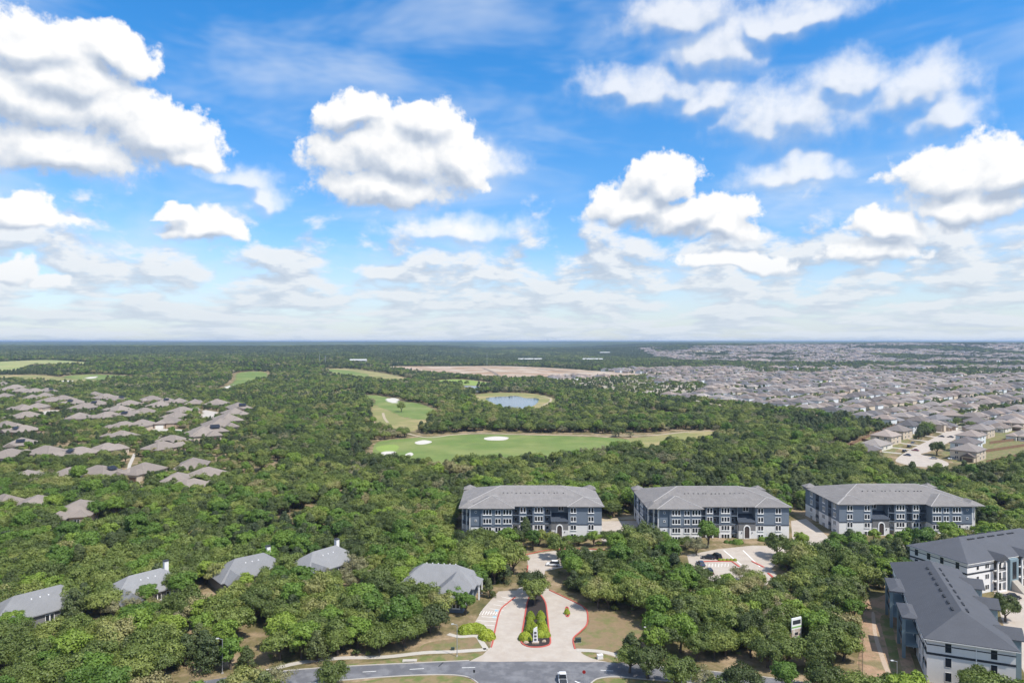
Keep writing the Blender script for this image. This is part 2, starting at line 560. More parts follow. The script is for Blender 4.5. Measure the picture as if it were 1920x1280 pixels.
def fbm(x, y, o=4):
    return mnoise.fractal(Vector((x, y, 3.7)), 1.0, 2.0, o)


RIDGES = [(4300, 700, 20, 0.5, 1500), (7200, 1000, 22, 0.6, 2200), (11500, 1500, 20, 0.6, 3000), (18500, 2600, 34, 0.5, 4200), (28000, 4000, 52, 0.45, 6000)]


def terrain(x, y):
    if y < 650:
        return 0.0
    z = 20.0 * S((y - 950) / 800) * S((-x - 150) / 500)
    z += 34.0 * S((y - 2050) / 1700) * S((x - 300) / 1300)
    if y > 1900:
        k = S((y - 2300) / 2600)
        z += k * 5.0 * fbm(x / 900, y / 700)
        n = fbm(x / 2600 + 5, 1.3, 3)
        for yc, w, h, na, sc in RIDGES:
            e = (y - yc - 700 * fbm(x / 3000 + yc, 0.7, 2)) / w
            if abs(e) < 3:
                z += h * math.exp(-e * e) * (1 + na * fbm(x / sc + yc / 900, 2.1, 4))
        z += 58.0 * S((y - 3200) / 12000) * (1 - 0.4 * S((y - 2050) / 1700) * S((x - 300) / 1300) * (1 - S((y - 5000) / 3000)))
        if z > 62:
            z = 62 + 0.35 * (z - 62)
    return z


def G(px, py, h=0.0):
    """place on the ground that the photograph shows at a pixel (h: height of that point over the ground)"""
    d = (CAM_H - h) * F / (py - 640)
    for _ in range(30):
        z = terrain((px - 960) * d / F, d)
        d += 0.5 * ((CAM_H - h - z) * F / (py - 640) - d)
    return (px - 960) * d / F, d


def ground_sheet():
    xs = np.concatenate([-np.geomspace(45000, 600, 75), np.linspace(-560, 560, 41), np.geomspace(600, 45000, 75)])
    ys = np.concatenate([np.linspace(-1500, 600, 8), np.linspace(680, 4000, 110), np.geomspace(4050, 42000, 110)])
    v = [(x, y, terrain(x, y)) for y in ys for x in xs]
    global ZMAX
    ZMAX = max(80.0, max(p[2] for p in v))
    print('highest ground', ZMAX)
    n = len(xs)
    f = [(j * n + i, j * n + i + 1, (j + 1) * n + i + 1, (j + 1) * n + i) for j in range(len(ys) - 1) for i in range(n - 1)]
    me = bpy.data.meshes.new('ground')
    me.from_pydata(v, [], f)
    me.polygons.foreach_set('use_smooth', [True] * len(f))
    m = bpy.data.materials.new('ground')
    m.use_nodes = True
    t = NT(m.node_tree)
    b = m.node_tree.nodes['Principled BSDF']
    b.inputs['Roughness'].default_value = 1.0
    b.inputs['Specular IOR Level'].default_value = 0.1
    pos = t.n('ShaderNodeNewGeometry').outputs['Position']
    sep = t.n('ShaderNodeSeparateXYZ')
    t.put(sep.inputs[0], pos)
    # leaf litter, dry grass and soil under the near trees
    n1 = t.noise(pos, 0.09, 5.0, 0.65).outputs['Fac']
    n2 = t.noise(pos, 0.9, 4.0, 0.65).outputs['Fac']
    near = t.ramp(n1, [(0.30, (0.085, 0.085, 0.035)), (0.46, (0.15, 0.125, 0.06)), (0.58, (0.27, 0.20, 0.125)), (0.75, (0.40, 0.31, 0.215))])
    nv = t.v('SCALE', near)
    t.put(m.node_tree.nodes[-1].inputs['Scale'], t.m('MULTIPLY_ADD', n2, 0.9, 0.55))
    # unbroken woodland far out: tree tops too far away to tell apart
    f1 = t.noise(pos, 0.0016, 5.0, 0.6).outputs['Fac']
    f2 = t.noise(pos, 0.02, 4.0, 0.7).outputs['Fac']
    far = t.ramp(t.m('ADD', t.m('MULTIPLY', f1, 0.6), t.m('MULTIPLY', f2, 0.4)), [(0.34, (0.040, 0.056, 0.028)), (0.5, (0.070, 0.092, 0.038)), (0.62, (0.115, 0.132, 0.055)), (0.72, (0.22, 0.20, 0.11))])
    c = t.mix(t.rng(sep.outputs[1], 1300, 2100), nv, far)
    t.put(b.inputs['Base Color'], c)
    bn = t.n('ShaderNodeBump')
    bn.inputs['Distance'].default_value = 9.0
    t.put(bn.inputs['Strength'], t.rng(sep.outputs[1], 1500, 2600, 0.0, 1.0))
    t.put(bn.inputs['Height'], t.noise(pos, 0.05, 3.0, 0.65).outputs['Fac'])
    t.put(b.inputs['Normal'], bn.outputs[0])
    me.materials.append(m)
    o = link('ground', me)
    tag(o, 'tan soil and wooded ground reaching out to the blue hills', kind='structure')


ground_sheet()

# ------------------------------------------------------------------ flat sheets: streets, drives, lawns, golf course
BLOCK = []          # (ground polygon, margin) that keeps trees away


def smooth(pts, k=5):
    n = len(pts)
    out = []
    for i in range(n):
        p0, p1, p2, p3 = (Vector(pts[(i + j - 1) % n]) for j in range(4))
        for s in range(k):
            t = s / k
            out.append(tuple(0.5 * ((2 * p1) + (-p0 + p2) * t + (2 * p0 - 5 * p1 + 4 * p2 - p3) * t * t + (-p0 + 3 * p1 - 3 * p2 + p3) * t ** 3)))
    return out


def inside(P, poly):
    x, y = P[:, 0], P[:, 1]
    r = np.zeros(len(P), bool)
    n = len(poly)
    for i in range(n):
        x1, y1 = poly[i]
        x2, y2 = poly[(i + 1) % n]
        if y1 == y2:
            continue
        c = ((y1 > y) != (y2 > y)) & (x < (x2 - x1) * (y - y1) / (y2 - y1) + x1)
        r ^= c
    return r


def sheet(name, px, m, off, label=None, soft=True, margin=2.0, world_pts=None, block=True, label_kind='structure', cell=None):
    pts = world_pts or [G(*p) for p in px]
    if soft:
        pts = smooth(pts)
    if block:
        BLOCK.append((pts, margin))
    P = np.array(pts)
    if P[:, 1].max() < 660:
        me = bpy.data.meshes.new(name)
        a = sum(P[i][0] * P[i - 1][1] - P[i - 1][0] * P[i][1] for i in range(len(P)))
        if a > 0:
            P = P[::-1]
        me.from_pydata([(x, y, off) for x, y in P], [], [tuple(range(len(P)))])
    else:
        c = cell or max(2.0, P[:, 1].mean() / 260)
        x0, y0 = P.min(0)
        x1, y1 = P.max(0)
        nx, ny = int((x1 - x0) / c) + 1, int((y1 - y0) / (c * 2)) + 1
        gx, gy = np.meshgrid(np.arange(nx), np.arange(ny))
        cen = np.stack([x0 + (gx.ravel() + .5) * c, y0 + (gy.ravel() + .5) * 2 * c], 1)
        ins = inside(cen, pts)
        idx, vl, fl = {}, [], []
        for (i, j) in zip(gx.ravel()[ins], gy.ravel()[ins]):
            q = []
            for di, dj in ((0, 0), (1, 0), (1, 1), (0, 1)):
                k = (i + di, j + dj)
                if k not in idx:
                    X, Y = x0 + k[0] * c, y0 + k[1] * 2 * c
                    idx[k] = len(vl)
                    vl.append((X, Y, terrain(X, Y) + off))
                q.append(idx[k])
            fl.append(q)
        me = bpy.data.meshes.new(name)
        me.from_pydata(vl, [], fl)
    me.materials.append(MATS[m])
    me.update()
    o = link(name, me)
    tag(o, label, kind=label_kind)
    return o


def strip(name, px, w, m, z0, z1, closed=False, world_pts=None, label=None, kind='structure', parent=None):
    """a kerb or painted line: a bar of width w that follows a line on the ground"""
    P = [Vector(p) for p in (world_pts or [G(*p) for p in px])]
    n = len(P)
    L, Rr = [], []
    for i in range(n):
        a = P[i - 1] if (closed or i > 0) else P[i]
        b = P[(i + 1) % n] if (closed or i < n - 1) else P[i]
        t = (b - a).normalized()
        nn = Vector((-t.y, t.x)) * w / 2
        L.append(P[i] + nn)
        Rr.append(P[i] - nn)
    vs_ = [(p.x, p.y, z) for z in (z0, z1) for row in (L, Rr) for p in row]
    fs = []
    for i in range(n if closed else n - 1):
        j = (i + 1) % n
        fs += [(2 * n + i, 3 * n + i, 3 * n + j, 2 * n + j), (i, 2 * n + i, 2 * n + j, j), (n + j, 3 * n + j, 3 * n + i, n + i)]
    if not closed:
        fs += [(0, n, 3 * n, 2 * n), (n - 1, 3 * n - 1, 4 * n - 1, 2 * n - 1)]
    mb = MB().add(vs_, fs)
    o = mb.build(name, m, parent)
    if parent is None:
        tag(o, label, kind=kind)
    return o


def opens(pts, k=5):
    """smooth an open line"""
    e = [pts[0]] + list(pts) + [pts[-1]]
    out = []
    for i in range(1, len(e) - 2):
        p0, p1, p2, p3 = (Vector(e[i + j - 1]) for j in range(4))
        for s in range(k):
            t = s / k
            out.append(tuple(0.5 * ((2 * p1) + (-p0 + p2) * t + (2 * p0 - 5 * p1 + 4 * p2 - p3) * t * t + (-p0 + 3 * p1 - 3 * p2 + p3) * t ** 3)))
    return out + [tuple(pts[-1])]


# street in the foreground
road_top = [(200, 1310), (330, 1285), (440, 1267), (570, 1254), (700, 1246), (880, 1238), (1000, 1236.5), (1100, 1238), (1165, 1243), (1300, 1255), (1450, 1271), (1650, 1300)]
road_bot = [(1560, 1330), (1400, 1294), (1300, 1281), (1200, 1272), (1165, 1269), (1140, 1269), (1118, 1273), (1105, 1284), (1102, 1310), (1100, 1360), (905, 1360), (903, 1300),
            (896, 1280), (880, 1270), (850, 1265), (790, 1265), (690, 1271), (560, 1283), (450, 1298), (350, 1320)]
RT = opens([G(*p) for p in road_top])
sheet('road', None, 'asphalt', 0.012, 'grey asphalt street with a side arm towards the viewer', False, 2.6, world_pts=RT + [G(*p) for p in road_bot])
strip('kerb', None, 0.3, 'kerb_grey', 0.0, 0.14, world_pts=opens([G(*p) for p in road_top[2:6]]), label='pale concrete kerb along the far side of the street')
strip('kerb', None, 0.3, 'kerb_grey', 0.0, 0.14, world_pts=opens([G(*p) for p in road_top[8:]]), label='pale concrete kerb of the street east of the entrance')
strip('kerb', None, 0.3, 'kerb_grey', 0.0, 0.14, world_pts=opens([G(*p) for p in road_bot[0:8]]), label='curved concrete kerb by the stop sign')
strip('kerb', None, 0.3, 'kerb_grey', 0.0, 0.14, world_pts=opens([G(*p) for p in road_bot[12:]]), label='curved concrete kerb on the near side of the street')
sheet('verge', [(690, 1275), (790, 1266.5), (850, 1266.5), (878, 1272), (893, 1283), (900, 1310), (890, 1400), (600, 1400), (560, 1300)], 'verge_grass', 0.006, 'patchy grass verge in the near corner of the junction', True, 0)
sheet('verge', [(1108, 1300), (1112, 1279), (1135, 1271), (1165, 1271), (1200, 1274), (1320, 1290), (1300, 1400), (1110, 1400)], 'verge_grass', 0.006, 'patchy grass verge behind the stop sign', True, 0)
for a, b in (((768, 1254), (795, 1252.5)), ((866, 1251), (891, 1250.5)), ((1126, 1255.5), (1150, 1257)), ((680, 1259), (705, 1257.5))):
    strip('lane_marking', [a, b], 0.16, 'paint_white', 0.016, 0.02, label=None)
strip('lane_marking', [(753, 1243.5), (788, 1242)], 0.3, 'paint_white', 0.016, 0.02)
strip('lane_marking', [(1078, 1276), (1092, 1282)], 0.25, 'paint_white', 0.016, 0.02)
strip('tar_patch', [(822, 1249), (831, 1241)], 0.35, 'trim_dark', 0.016, 0.019)

# entrance drive, its car park and the drive up to the apartments
drive = [(880, 1239), (905, 1227), (919, 1213), (925, 1187), (884, 1177), (906, 1140), (935, 1108), (968, 1106), (985, 1092), (990, 1060), (988, 1040), (1040, 1032), (1110, 1030), (1150, 1036), (1120, 1050), (1060, 1062),
         (1022, 1070), (1018, 1090), (1030, 1106), (1060, 1120), (1091, 1136), (1100, 1146), (1101, 1168), (1090, 1182), (1075, 1195), (1078, 1214), (1100, 1228), (1140, 1240), (1100, 1240.5), (1000, 1239), (930, 1240)]
sheet('driveway', drive, 'concrete', 0.02, 'pale concrete entrance drive with angled parking bays', False, 3.0)
strip('kerb', None, 0.35, 'kerb_red', 0.0, 0.17, world_pts=opens([G(*p) for p in [(921, 1213), (924, 1203), (929, 1178), (938, 1144), (952, 1130), (966, 1119)]]), label='red painted kerb beside the parking bays')
strip('kerb', None, 0.35, 'kerb_red', 0.0, 0.17, world_pts=opens([G(*p) for p in [(1078, 1216), (1075, 1197), (1089, 1183), (1101, 1169), (1101, 1147), (1092, 1136), (1060, 1120), (1030, 1106)]]), label='red painted kerb round the right side of the entrance forecourt')
strip('kerb', None, 0.35, 'kerb_red', 0.0, 0.17, world_pts=opens([G(*p) for p in [(985, 1094), (987, 1080), (990, 1060)]]), label='red painted kerb of the inner drive')
strip('kerb', None, 0.35, 'kerb_red', 0.0, 0.17, world_pts=opens([G(*p) for p in [(985, 1040), (1020, 1032), (1060, 1029), (1110, 1029), (1140, 1032)]]), label='red painted kerb below the first apartment block')
isl = smooth([G(*p) for p in [(989, 1128), (985, 1150), (980, 1180), (977, 1202), (988, 1211), (1004, 1213), (1022, 1211), (1032, 1204), (1029, 1180), (1026, 1150), (1022, 1128), (1010, 1112), (998, 1112)]])
strip('kerb', None, 0.35, 'kerb_red', 0.0, 0.18, True, world_pts=isl, label='red painted kerb round the planted island')
sheet('mulch_bed', None, 'mulch', 0.13, 'dark mulch bed of the planted island in the drive', False, 0, world_pts=[tuple(Vector(p) * 0.997 + Vector((0.016, 0.5))) for p in isl], block=False)
i2 = smooth([G(*p) for p in [(1061, 1139), (1065, 1139), (1067, 1152), (1064, 1156), (1061, 1152)]])
strip('kerb', None, 0.3, 'kerb_red', 0.0, 0.17, True, world_pts=i2, label='red painted kerb of the small gate island')
sheet('mulch_bed', None, 'mulch', 0.1, 'dark mulch in the small gate island', False, 0, world_pts=i2, block=False)
for k in range(8):          # white lines of the angled bays
    t = k / 7
    a = (888 + 52 * t, 1170 - 52 * t)
    b = (927 + 30 * t, 1172 - 50 * t)
    strip('parking_line', [a, b], 0.13, 'paint_white', 0.024, 0.028)
for k, (x, y) in enumerate(((931, 1144), (927, 1156))):
    strip('accessible_bay_mark', [(x - 3, y), (x + 3, y)], 1.2, 'paint_blue', 0.024, 0.027)
for k in range(7):
    strip('hatch_line', [(899 + 5 * k, 1152), (903 + 5 * k, 1145)], 0.12, 'paint_white', 0.024, 0.027)
for nm, p, w in (('sidewalk', [(500, 1257), (560, 1242), (640, 1233), (720, 1231), (795, 1223), (850, 1221), (912, 1217)], 1.6), ('sidewalk', [(1081, 1218), (1120, 1220), (1150, 1226), (1175, 1236), (1240, 1246)], 1.6),
                 ('sidewalk', [(912, 1217), (903, 1203), (893, 1192), (862, 1193), (840, 1188)], 1.4)):
    strip(nm, None, w, 'concrete_pale', 0.0, 0.05, world_pts=opens([G(*q) for q in p]))
sheet('lawn', [(790, 1222), (800, 1205), (860, 1196), (893, 1194), (904, 1212), (880, 1217)], 'dry_grass', 0.010, 'triangle of dry lawn inside the footpath bend', True, 1.5)
sheet('verge', [(640, 1247), (720, 1237), (800, 1229), (905, 1224), (884, 1236), (760, 1241.5)], 'verge_grass', 0.008, 'strip of grass between footpath and street', True, 2.5)
sheet('lawn', [(1080, 1215), (1077, 1197), (1092, 1184), (1105, 1168), (1105, 1150), (1150, 1150), (1205, 1165), (1225, 1190), (1200, 1215), (1150, 1222)], 'dry_grass', 0.010, 'brown dry lawn east of the entrance forecourt', True, 1.0)
sheet('verge', [(1090, 1222), (1140, 1228), (1160, 1238), (1155, 1242), (1115, 1235)], 'verge_grass', 0.022, 'small wedge of grass by the street corner', True, 1.0)
# car parks by the apartments
sheet('car_park', [(1288, 1040), (1345, 1029), (1412, 1022), (1440, 1023), (1545, 1030), (1562, 1046), (1460, 1052), (1446, 1066), (1475, 1096), (1400, 1098), (1300, 1088)], 'concrete', 0.014, 'sunlit concrete car park before the middle apartment block', False, 2.2)
sheet('car_park', [(1128, 1012), (1126, 976), (1196, 976), (1200, 1012), (1180, 1022), (1150, 1022)], 'concrete', 0.010, 'concrete yard between the first two apartment blocks', False, 2.0)
sheet('car_park', [(1486, 1012), (1483, 976), (1512, 972), (1558, 1010), (1570, 1024), (1500, 1024)], 'concrete', 0.010, 'concrete yard between the second and third blocks', False, 2.0)
sheet('car_park', [(1616, 1022), (1700, 1012), (1715, 1028), (1640, 1034)], 'concrete', 0.010, 'narrow concrete drive before the third block', False, 2.0)
sheet('driveway', [(1858, 1090), (1990, 1070), (2100, 1300), (1940, 1300), (1890, 1200)], 'concrete', 0.010, 'pale concrete drive behind the dark roofed buildings', False, 2.0)
strip('path', [(790, 957), (860, 962)], 3.0, 'path_tan', 0.004, 0.02)
strip('path', [(1128, 975), (1210, 968)], 4.0, 'path_tan', 0.004, 0.02)
for a, b in (((1357, 1031), (1392, 1060)), ((1393, 1031), (1425, 1062))):
    strip('parking_line', [a, b], 0.35, 'paint_white', 0.018, 0.022)
for a in ([(1312, 1053), (1330, 1052), (1372, 1052), (1386, 1062)], [(1410, 1052), (1420, 1057), (1432, 1063)], [(1440, 1074), (1447, 1080), (1453, 1087)]):
    strip('kerb', a, 0.7, 'kerb_red', 0.0, 0.17, label=None)
for k in range(9):
    strip('parking_line', [(1318 + 6 * k, 1056), (1317 + 6 * k, 1062)], 0.12, 'paint_white', 0.018, 0.022)
# slope beside the near dark roofed building
sheet('dirt_slope', [(1622, 1130), (1650, 1118), (1672, 1110), (1690, 1130), (1700, 1200), (1720, 1300), (1600, 1300), (1612, 1220)], 'orange_soil', 0.008, 'orange bare soil beside the dark roofed building', True, 0.5)
sheet('lawn', [(1650, 1160), (1668, 1158), (1690, 1250), (1700, 1300), (1680, 1300), (1665, 1220)], 'verge_grass', 0.014, 'narrow green strip on the bare soil', True, 0)
sheet('rock_ledge', [(1634, 1150), (1640, 1150), (1645, 1190), (1662, 1240), (1670, 1262), (1660, 1258), (1646, 1220), (1637, 1185)], 'limestone', 0.02, 'pale limestone ledge on the bare soil', True, 0)

# golf course
sheet('fairway', [(706, 830), (760, 822), (830, 817), (900, 814), (1000, 816), (1090, 818), (1175, 824), (1172, 842), (1110, 854), (1060, 862), (960, 868), (880, 872), (830, 878), (790, 872), (745, 872), (704, 862)], 'fairway', 0.06, 'mown golf fairway nearest the apartments', True, 3.0)
sheet('putting_green', [(706, 838), (735, 833), (748, 837), (740, 846), (712, 846)], 'green_light', 0.10, 'pale putting green at the end of the nearest fairway', True, 4)
sheet('rough', [(1168, 826), (1220, 818), (1330, 808), (1325, 828), (1250, 840), (1190, 848)], 'rough_grass', 0.05, 'dry strip of rough beyond the nearest fairway', True, 2.5)
sheet('fairway', [(684, 741), (715, 742), (750, 752), (785, 756), (815, 768), (822, 776), (795, 786), (760, 782), (735, 772), (705, 760), (690, 752)], 'fairway', 0.06, 'mown golf fairway round the lone oak', True, 2.5)
sheet('rough', [(700, 760), (735, 772), (762, 783), (800, 786), (790, 802), (750, 812), (718, 806), (700, 780)], 'rough_grass', 0.05, 'olive rough below the lone oak', True, 2.5)
for px, lb in (([(724, 748), (738, 746), (748, 749), (742, 755), (730, 754)], 'white sand bunker above the lone oak'), ([(908, 821), (930, 818), (953, 820), (945, 825), (915, 825)], 'wide white bunker in the nearest fairway'),
               ([(778, 829), (795, 825), (810, 828), (800, 832), (784, 833)], 'white bunker left of centre on the nearest fairway'), ([(714, 849), (725, 846), (742, 847), (735, 853), (720, 854)], 'white bunker below the putting green'),
               ([(760, 852), (770, 848), (775, 852), (766, 856)], 'small bunker by the fairway trees')):
    sheet('sand_bunker', px, 'sand', 0.13, lb, True, 3.0)
strip('cart_path', None, 3.0, 'path_tan', 0.0, 0.16, world_pts=opens([G(*p) for p in [(755, 810), (800, 820), (850, 815), (900, 812.5), (1000, 815), (1120, 816.5), (1220, 816), (1300, 809), (1420, 808)]]))
strip('cart_path', None, 2.6, 'path_tan', 0.0, 0.16, world_pts=opens([G(*p) for p in [(718, 774), (721, 784), (727, 792)]]))
for p in ([(755, 810), (800, 820), (850, 815), (900, 812.5), (1000, 815), (1120, 816.5), (1220, 816), (1300, 809)],):
    w = [G(*q) for q in p]
    BLOCK.append((w + [(x, y + 9) for x, y in w[::-1]], 2.5))
sheet('pond_bank', [(888, 745), (905, 738), (950, 736), (1000, 738), (1036, 746), (1040, 758), (1020, 770), (990, 774), (945, 772), (905, 760)], 'rough_grass', 0.05, 'dry grass bank round the golf pond', True, 3.0)
strip('path', None, 3.0, 'path_tan', 0.1, 0.2, world_pts=opens([G(*p) for p in [(900, 752), (912, 760), (925, 765)]]))
strip('path', None, 3.0, 'path_tan', 0.1, 0.2, world_pts=opens([G(*p) for p in [(1012, 742), (1032, 747), (1030, 754), (1018, 760)]]))
sheet('pond', [(911, 747), (930, 744), (950, 743), (968, 742), (985, 746), (1008, 747), (1006, 757), (985, 765), (955, 766), (928, 757)], 'water', 0.14, 'golf pond mirroring the sky among trees', True, 2.0, cell=2.0)
sheet('pond', [(868, 724), (890, 723.5), (914, 728), (905, 734), (876, 732)], 'water', 0.14, 'small far pond beside a fairway', True, 2.0, cell=2.0)
sheet('fairway', [(810, 715), (860, 711), (930, 719), (940, 723), (880, 722), (830, 720)], 'green_light', 0.08, 'pale far fairway above the small pond', True, 9)
sheet('rough', [(615, 692), (660, 692), (720, 700), (770, 712), (740, 718), (690, 712), (630, 702)], 'rough_grass', 0.08, 'far open fairway left of the building site', True, 9)
sheet('fairway', [(600, 694), (640, 693), (690, 702), (680, 707), (640, 701)], 'fairway', 0.16, 'far green fairway by the sand traps', True, 2)
sheet('fairway', [(448, 699), (495, 697), (498, 708), (470, 716), (440, 729), (418, 729), (440, 715)], 'fairway', 0.16, 'bright fairway running between far trees', True, 9)
sheet('sand_bunker', [(420, 726), (438, 722), (443, 723), (428, 729)], 'sand', 0.3, 'sand bunker at the foot of the bright far fairway', True, 2)
sheet('field', [(-60, 682), (0, 678), (90, 675), (170, 680), (150, 685), (60, 688), (20, 698), (-60, 700)], 'field', 0.2, 'yellow green open field at the far left', True, 9)
sheet('fairway', [(120, 706), (170, 702), (240, 705), (235, 711), (160, 712)], 'fairway', 0.2, 'far left fairway with a bunker', True, 9)
sheet('rough', [(-40, 705), (60, 703), (120, 708), (200, 716), (150, 720), (60, 715), (-40, 712)], 'rough_grass', 0.15, 'dry rough at the far left', True, 9)
sheet('sand_bunker', [(40, 717), (55, 714), (62, 716), (48, 719)], 'sand', 0.3, 'bunker in the dry rough', True, 1)
sheet('sand_bunker', [(105, 716), (130, 713), (138, 715), (120, 719)], 'sand', 0.3, 'wide bunker in the dry rough', True, 1)
sheet('sand_bunker', [(160, 708), (180, 706), (182, 708), (166, 710)], 'sand', 0.35, 'bunker in the far left fairway', True, 1)
strip('cart_path', None, 5.0, 'path_tan', 0.0, 0.5, world_pts=opens([G(*p) for p in [(455, 738), (480, 741), (518, 741)]]))
sheet('rough', [(620, 738), (645, 731), (665, 729), (655, 737), (635, 740)], 'rough_grass', 0.1, 'pale clearing left of the lone oak fairway', True, 2)
sheet('rough', [(1195, 768), (1215, 768), (1250, 774), (1290, 784), (1270, 786), (1230, 779)], 'rough_grass', 0.1, 'dry glade in the wood right of the pond', True, 2)
sheet('rough', [(1270, 756), (1300, 757), (1365, 768), (1340, 768), (1300, 762)], 'rough_grass', 0.1, 'narrow glade in the wood below the suburb', True, 2)
sheet('building_site', [(718, 688), (800, 686.5), (930, 686), (1040, 690), (1180, 700), (1250, 703), (1150, 706), (1060, 708), (960, 712), (890, 708), (860, 705), (790, 699)], 'bare_soil', 0.12, 'pale bare earth of a building site beyond the course', True, 4)

for k, p in enumerate(([(800, 697), (900, 696), (1000, 699)], [(760, 692), (880, 691), (1010, 693), (1120, 699)], [(905, 690), (925, 698), (940, 709)], [(1010, 691), (1080, 700), (1100, 706)])):
    w = opens([G(*q) for q in p])
    strip('site_road', None, 9.0, 'lots_dark' if k > 1 else 'path_tan', 0.0, 0.35, world_pts=w)

# ------------------------------------------------------------------ windows (shared meshes: a frame that carries its panes)
def arch_pts(w, h, rise, n=6):
    """outline of an opening with a round head, centred on x, from z=0 to h"""
    p = [(-w / 2, 0), (w / 2, 0), (w / 2, h - rise)]
    if rise > 0:
        p += [(w / 2 * math.cos(a), h - rise + rise * math.sin(a)) for a in [math.pi * k / n for k in range(1, n)]]
    p += [(-w / 2, h - rise)]
    return p


def ring(mb, w, h, rise, b, x, depth):
    """window surround: border b round an opening, standing out from the wall (towards -y) by depth"""
    o = [(px + x, pz) for px, pz in arch_pts(w, h, rise)]
    i = [(px + x, pz + b) for px, pz in arch_pts(w - 2 * b, h - 2 * b, max(0, rise - b) if rise else 0)]
    n = len(o)
    vs_ = [(px, -depth, pz) for px, pz in o] + [(px, -depth, pz) for px, pz in i] + [(px, 0, pz) for px, pz in o] + [(px, -0.01, pz) for px, pz in i]
    fs = []
    for k in range(n):
        j = (k + 1) % n
        fs += [(k, j, n + j, n + k), (2 * n + j, j, k, 2 * n + k), (n + k, n + j, 3 * n + j, 3 * n + k)]
    mb.add(vs_, fs)


def plate(mb, w, h, rise, x, y, z0=0.0):
    p = [(px + x, y, pz + z0) for px, pz in arch_pts(w, h, rise)]
    mb.add(p, [tuple(range(len(p)))])


WIN = {}


def window_type(key, n, w, h, rise, b, depth=0.14, sill=True):
    b *= 0.8
    fr = MB()
    for k in range(n):
        ring(fr, w, h, rise, b, (k - (n - 1) / 2) * w, depth)
    if sill:
        fr.box(-n * w / 2 - 0.12, n * w / 2 + 0.12, -depth - 0.08, 0, -0.16, -0.004)
    pn = MB()
    for k in range(n):
        plate(pn, w - 2 * b + 0.02, h - 2 * b + 0.02, max(0, rise - b), (k - (n - 1) / 2) * w, -0.035, b - 0.01)
    WIN[key] = (fr.mesh('window_frame', 'trim_white'), pn.mesh('pane', 'glass_dark'))


window_type('arch3', 3, 1.12, 2.25, 0.54, 0.17)
window_type('arch2', 2, 1.12, 2.25, 0.54, 0.17)
window_type('sq3', 3, 1.08, 1.95, 0, 0.15)
window_type('sq2', 2, 1.08, 1.95, 0, 0.15)
window_type('small', 1, 0.8, 0.8, 0, 0.15, sill=False)
window_type('plain2', 2, 0.85, 1.5, 0, 0.07, 0.06, False)
window_type('plain1', 1, 1.3, 2.1, 0, 0.07, 0.06, False)
window_type('tiny', 1, 1.1, 1.3, 0, 0.08, 0.06, False)


def window(key, parent, x, y, z, rz=0.0):
    f = link('window', WIN[key][0], parent, (x, y, z), rz)
    link('pane', WIN[key][1], f)
    return f


def rail_mesh(w, h=1.05):
    mb = MB().box(-w / 2, w / 2, -0.03, 0.03, h - 0.07, h).box(-w / 2, w / 2, -0.03, 0.03, 0.05, 0.11)
    n = max(2, int(w / 0.16))
    for k in range(n + 1):
        x = -w / 2 + 0.03 + (w - 0.06) * k / n
        mb.box(x - 0.018, x + 0.018, -0.018, 0.018, 0.11, h - 0.07)
    return mb.mesh('railing', 'rail_dark')


RAIL = {}


def balcony(parent, x, y, z, w, rz=0.0, depth=2.0, slab='wall_slate'):
    """slab and railing at the front edge of an open bay; (x, y) is the middle of the front edge, the bay runs to +y"""
    k = round(w, 1)
    if (k, slab) not in RAIL:
        RAIL[(k, slab)] = (rail_mesh(w - 0.06), MB().box(-w / 2 + 0.01, w / 2 - 0.01, -0.12, depth - 0.02, -0.28, 0).mesh('balcony', slab))
    b = link('balcony', RAIL[(k, slab)][1], parent, (x, y, z), rz)
    link('railing', RAIL[(k, slab)][0], b, (0, -0.02, 0.0))
    return b


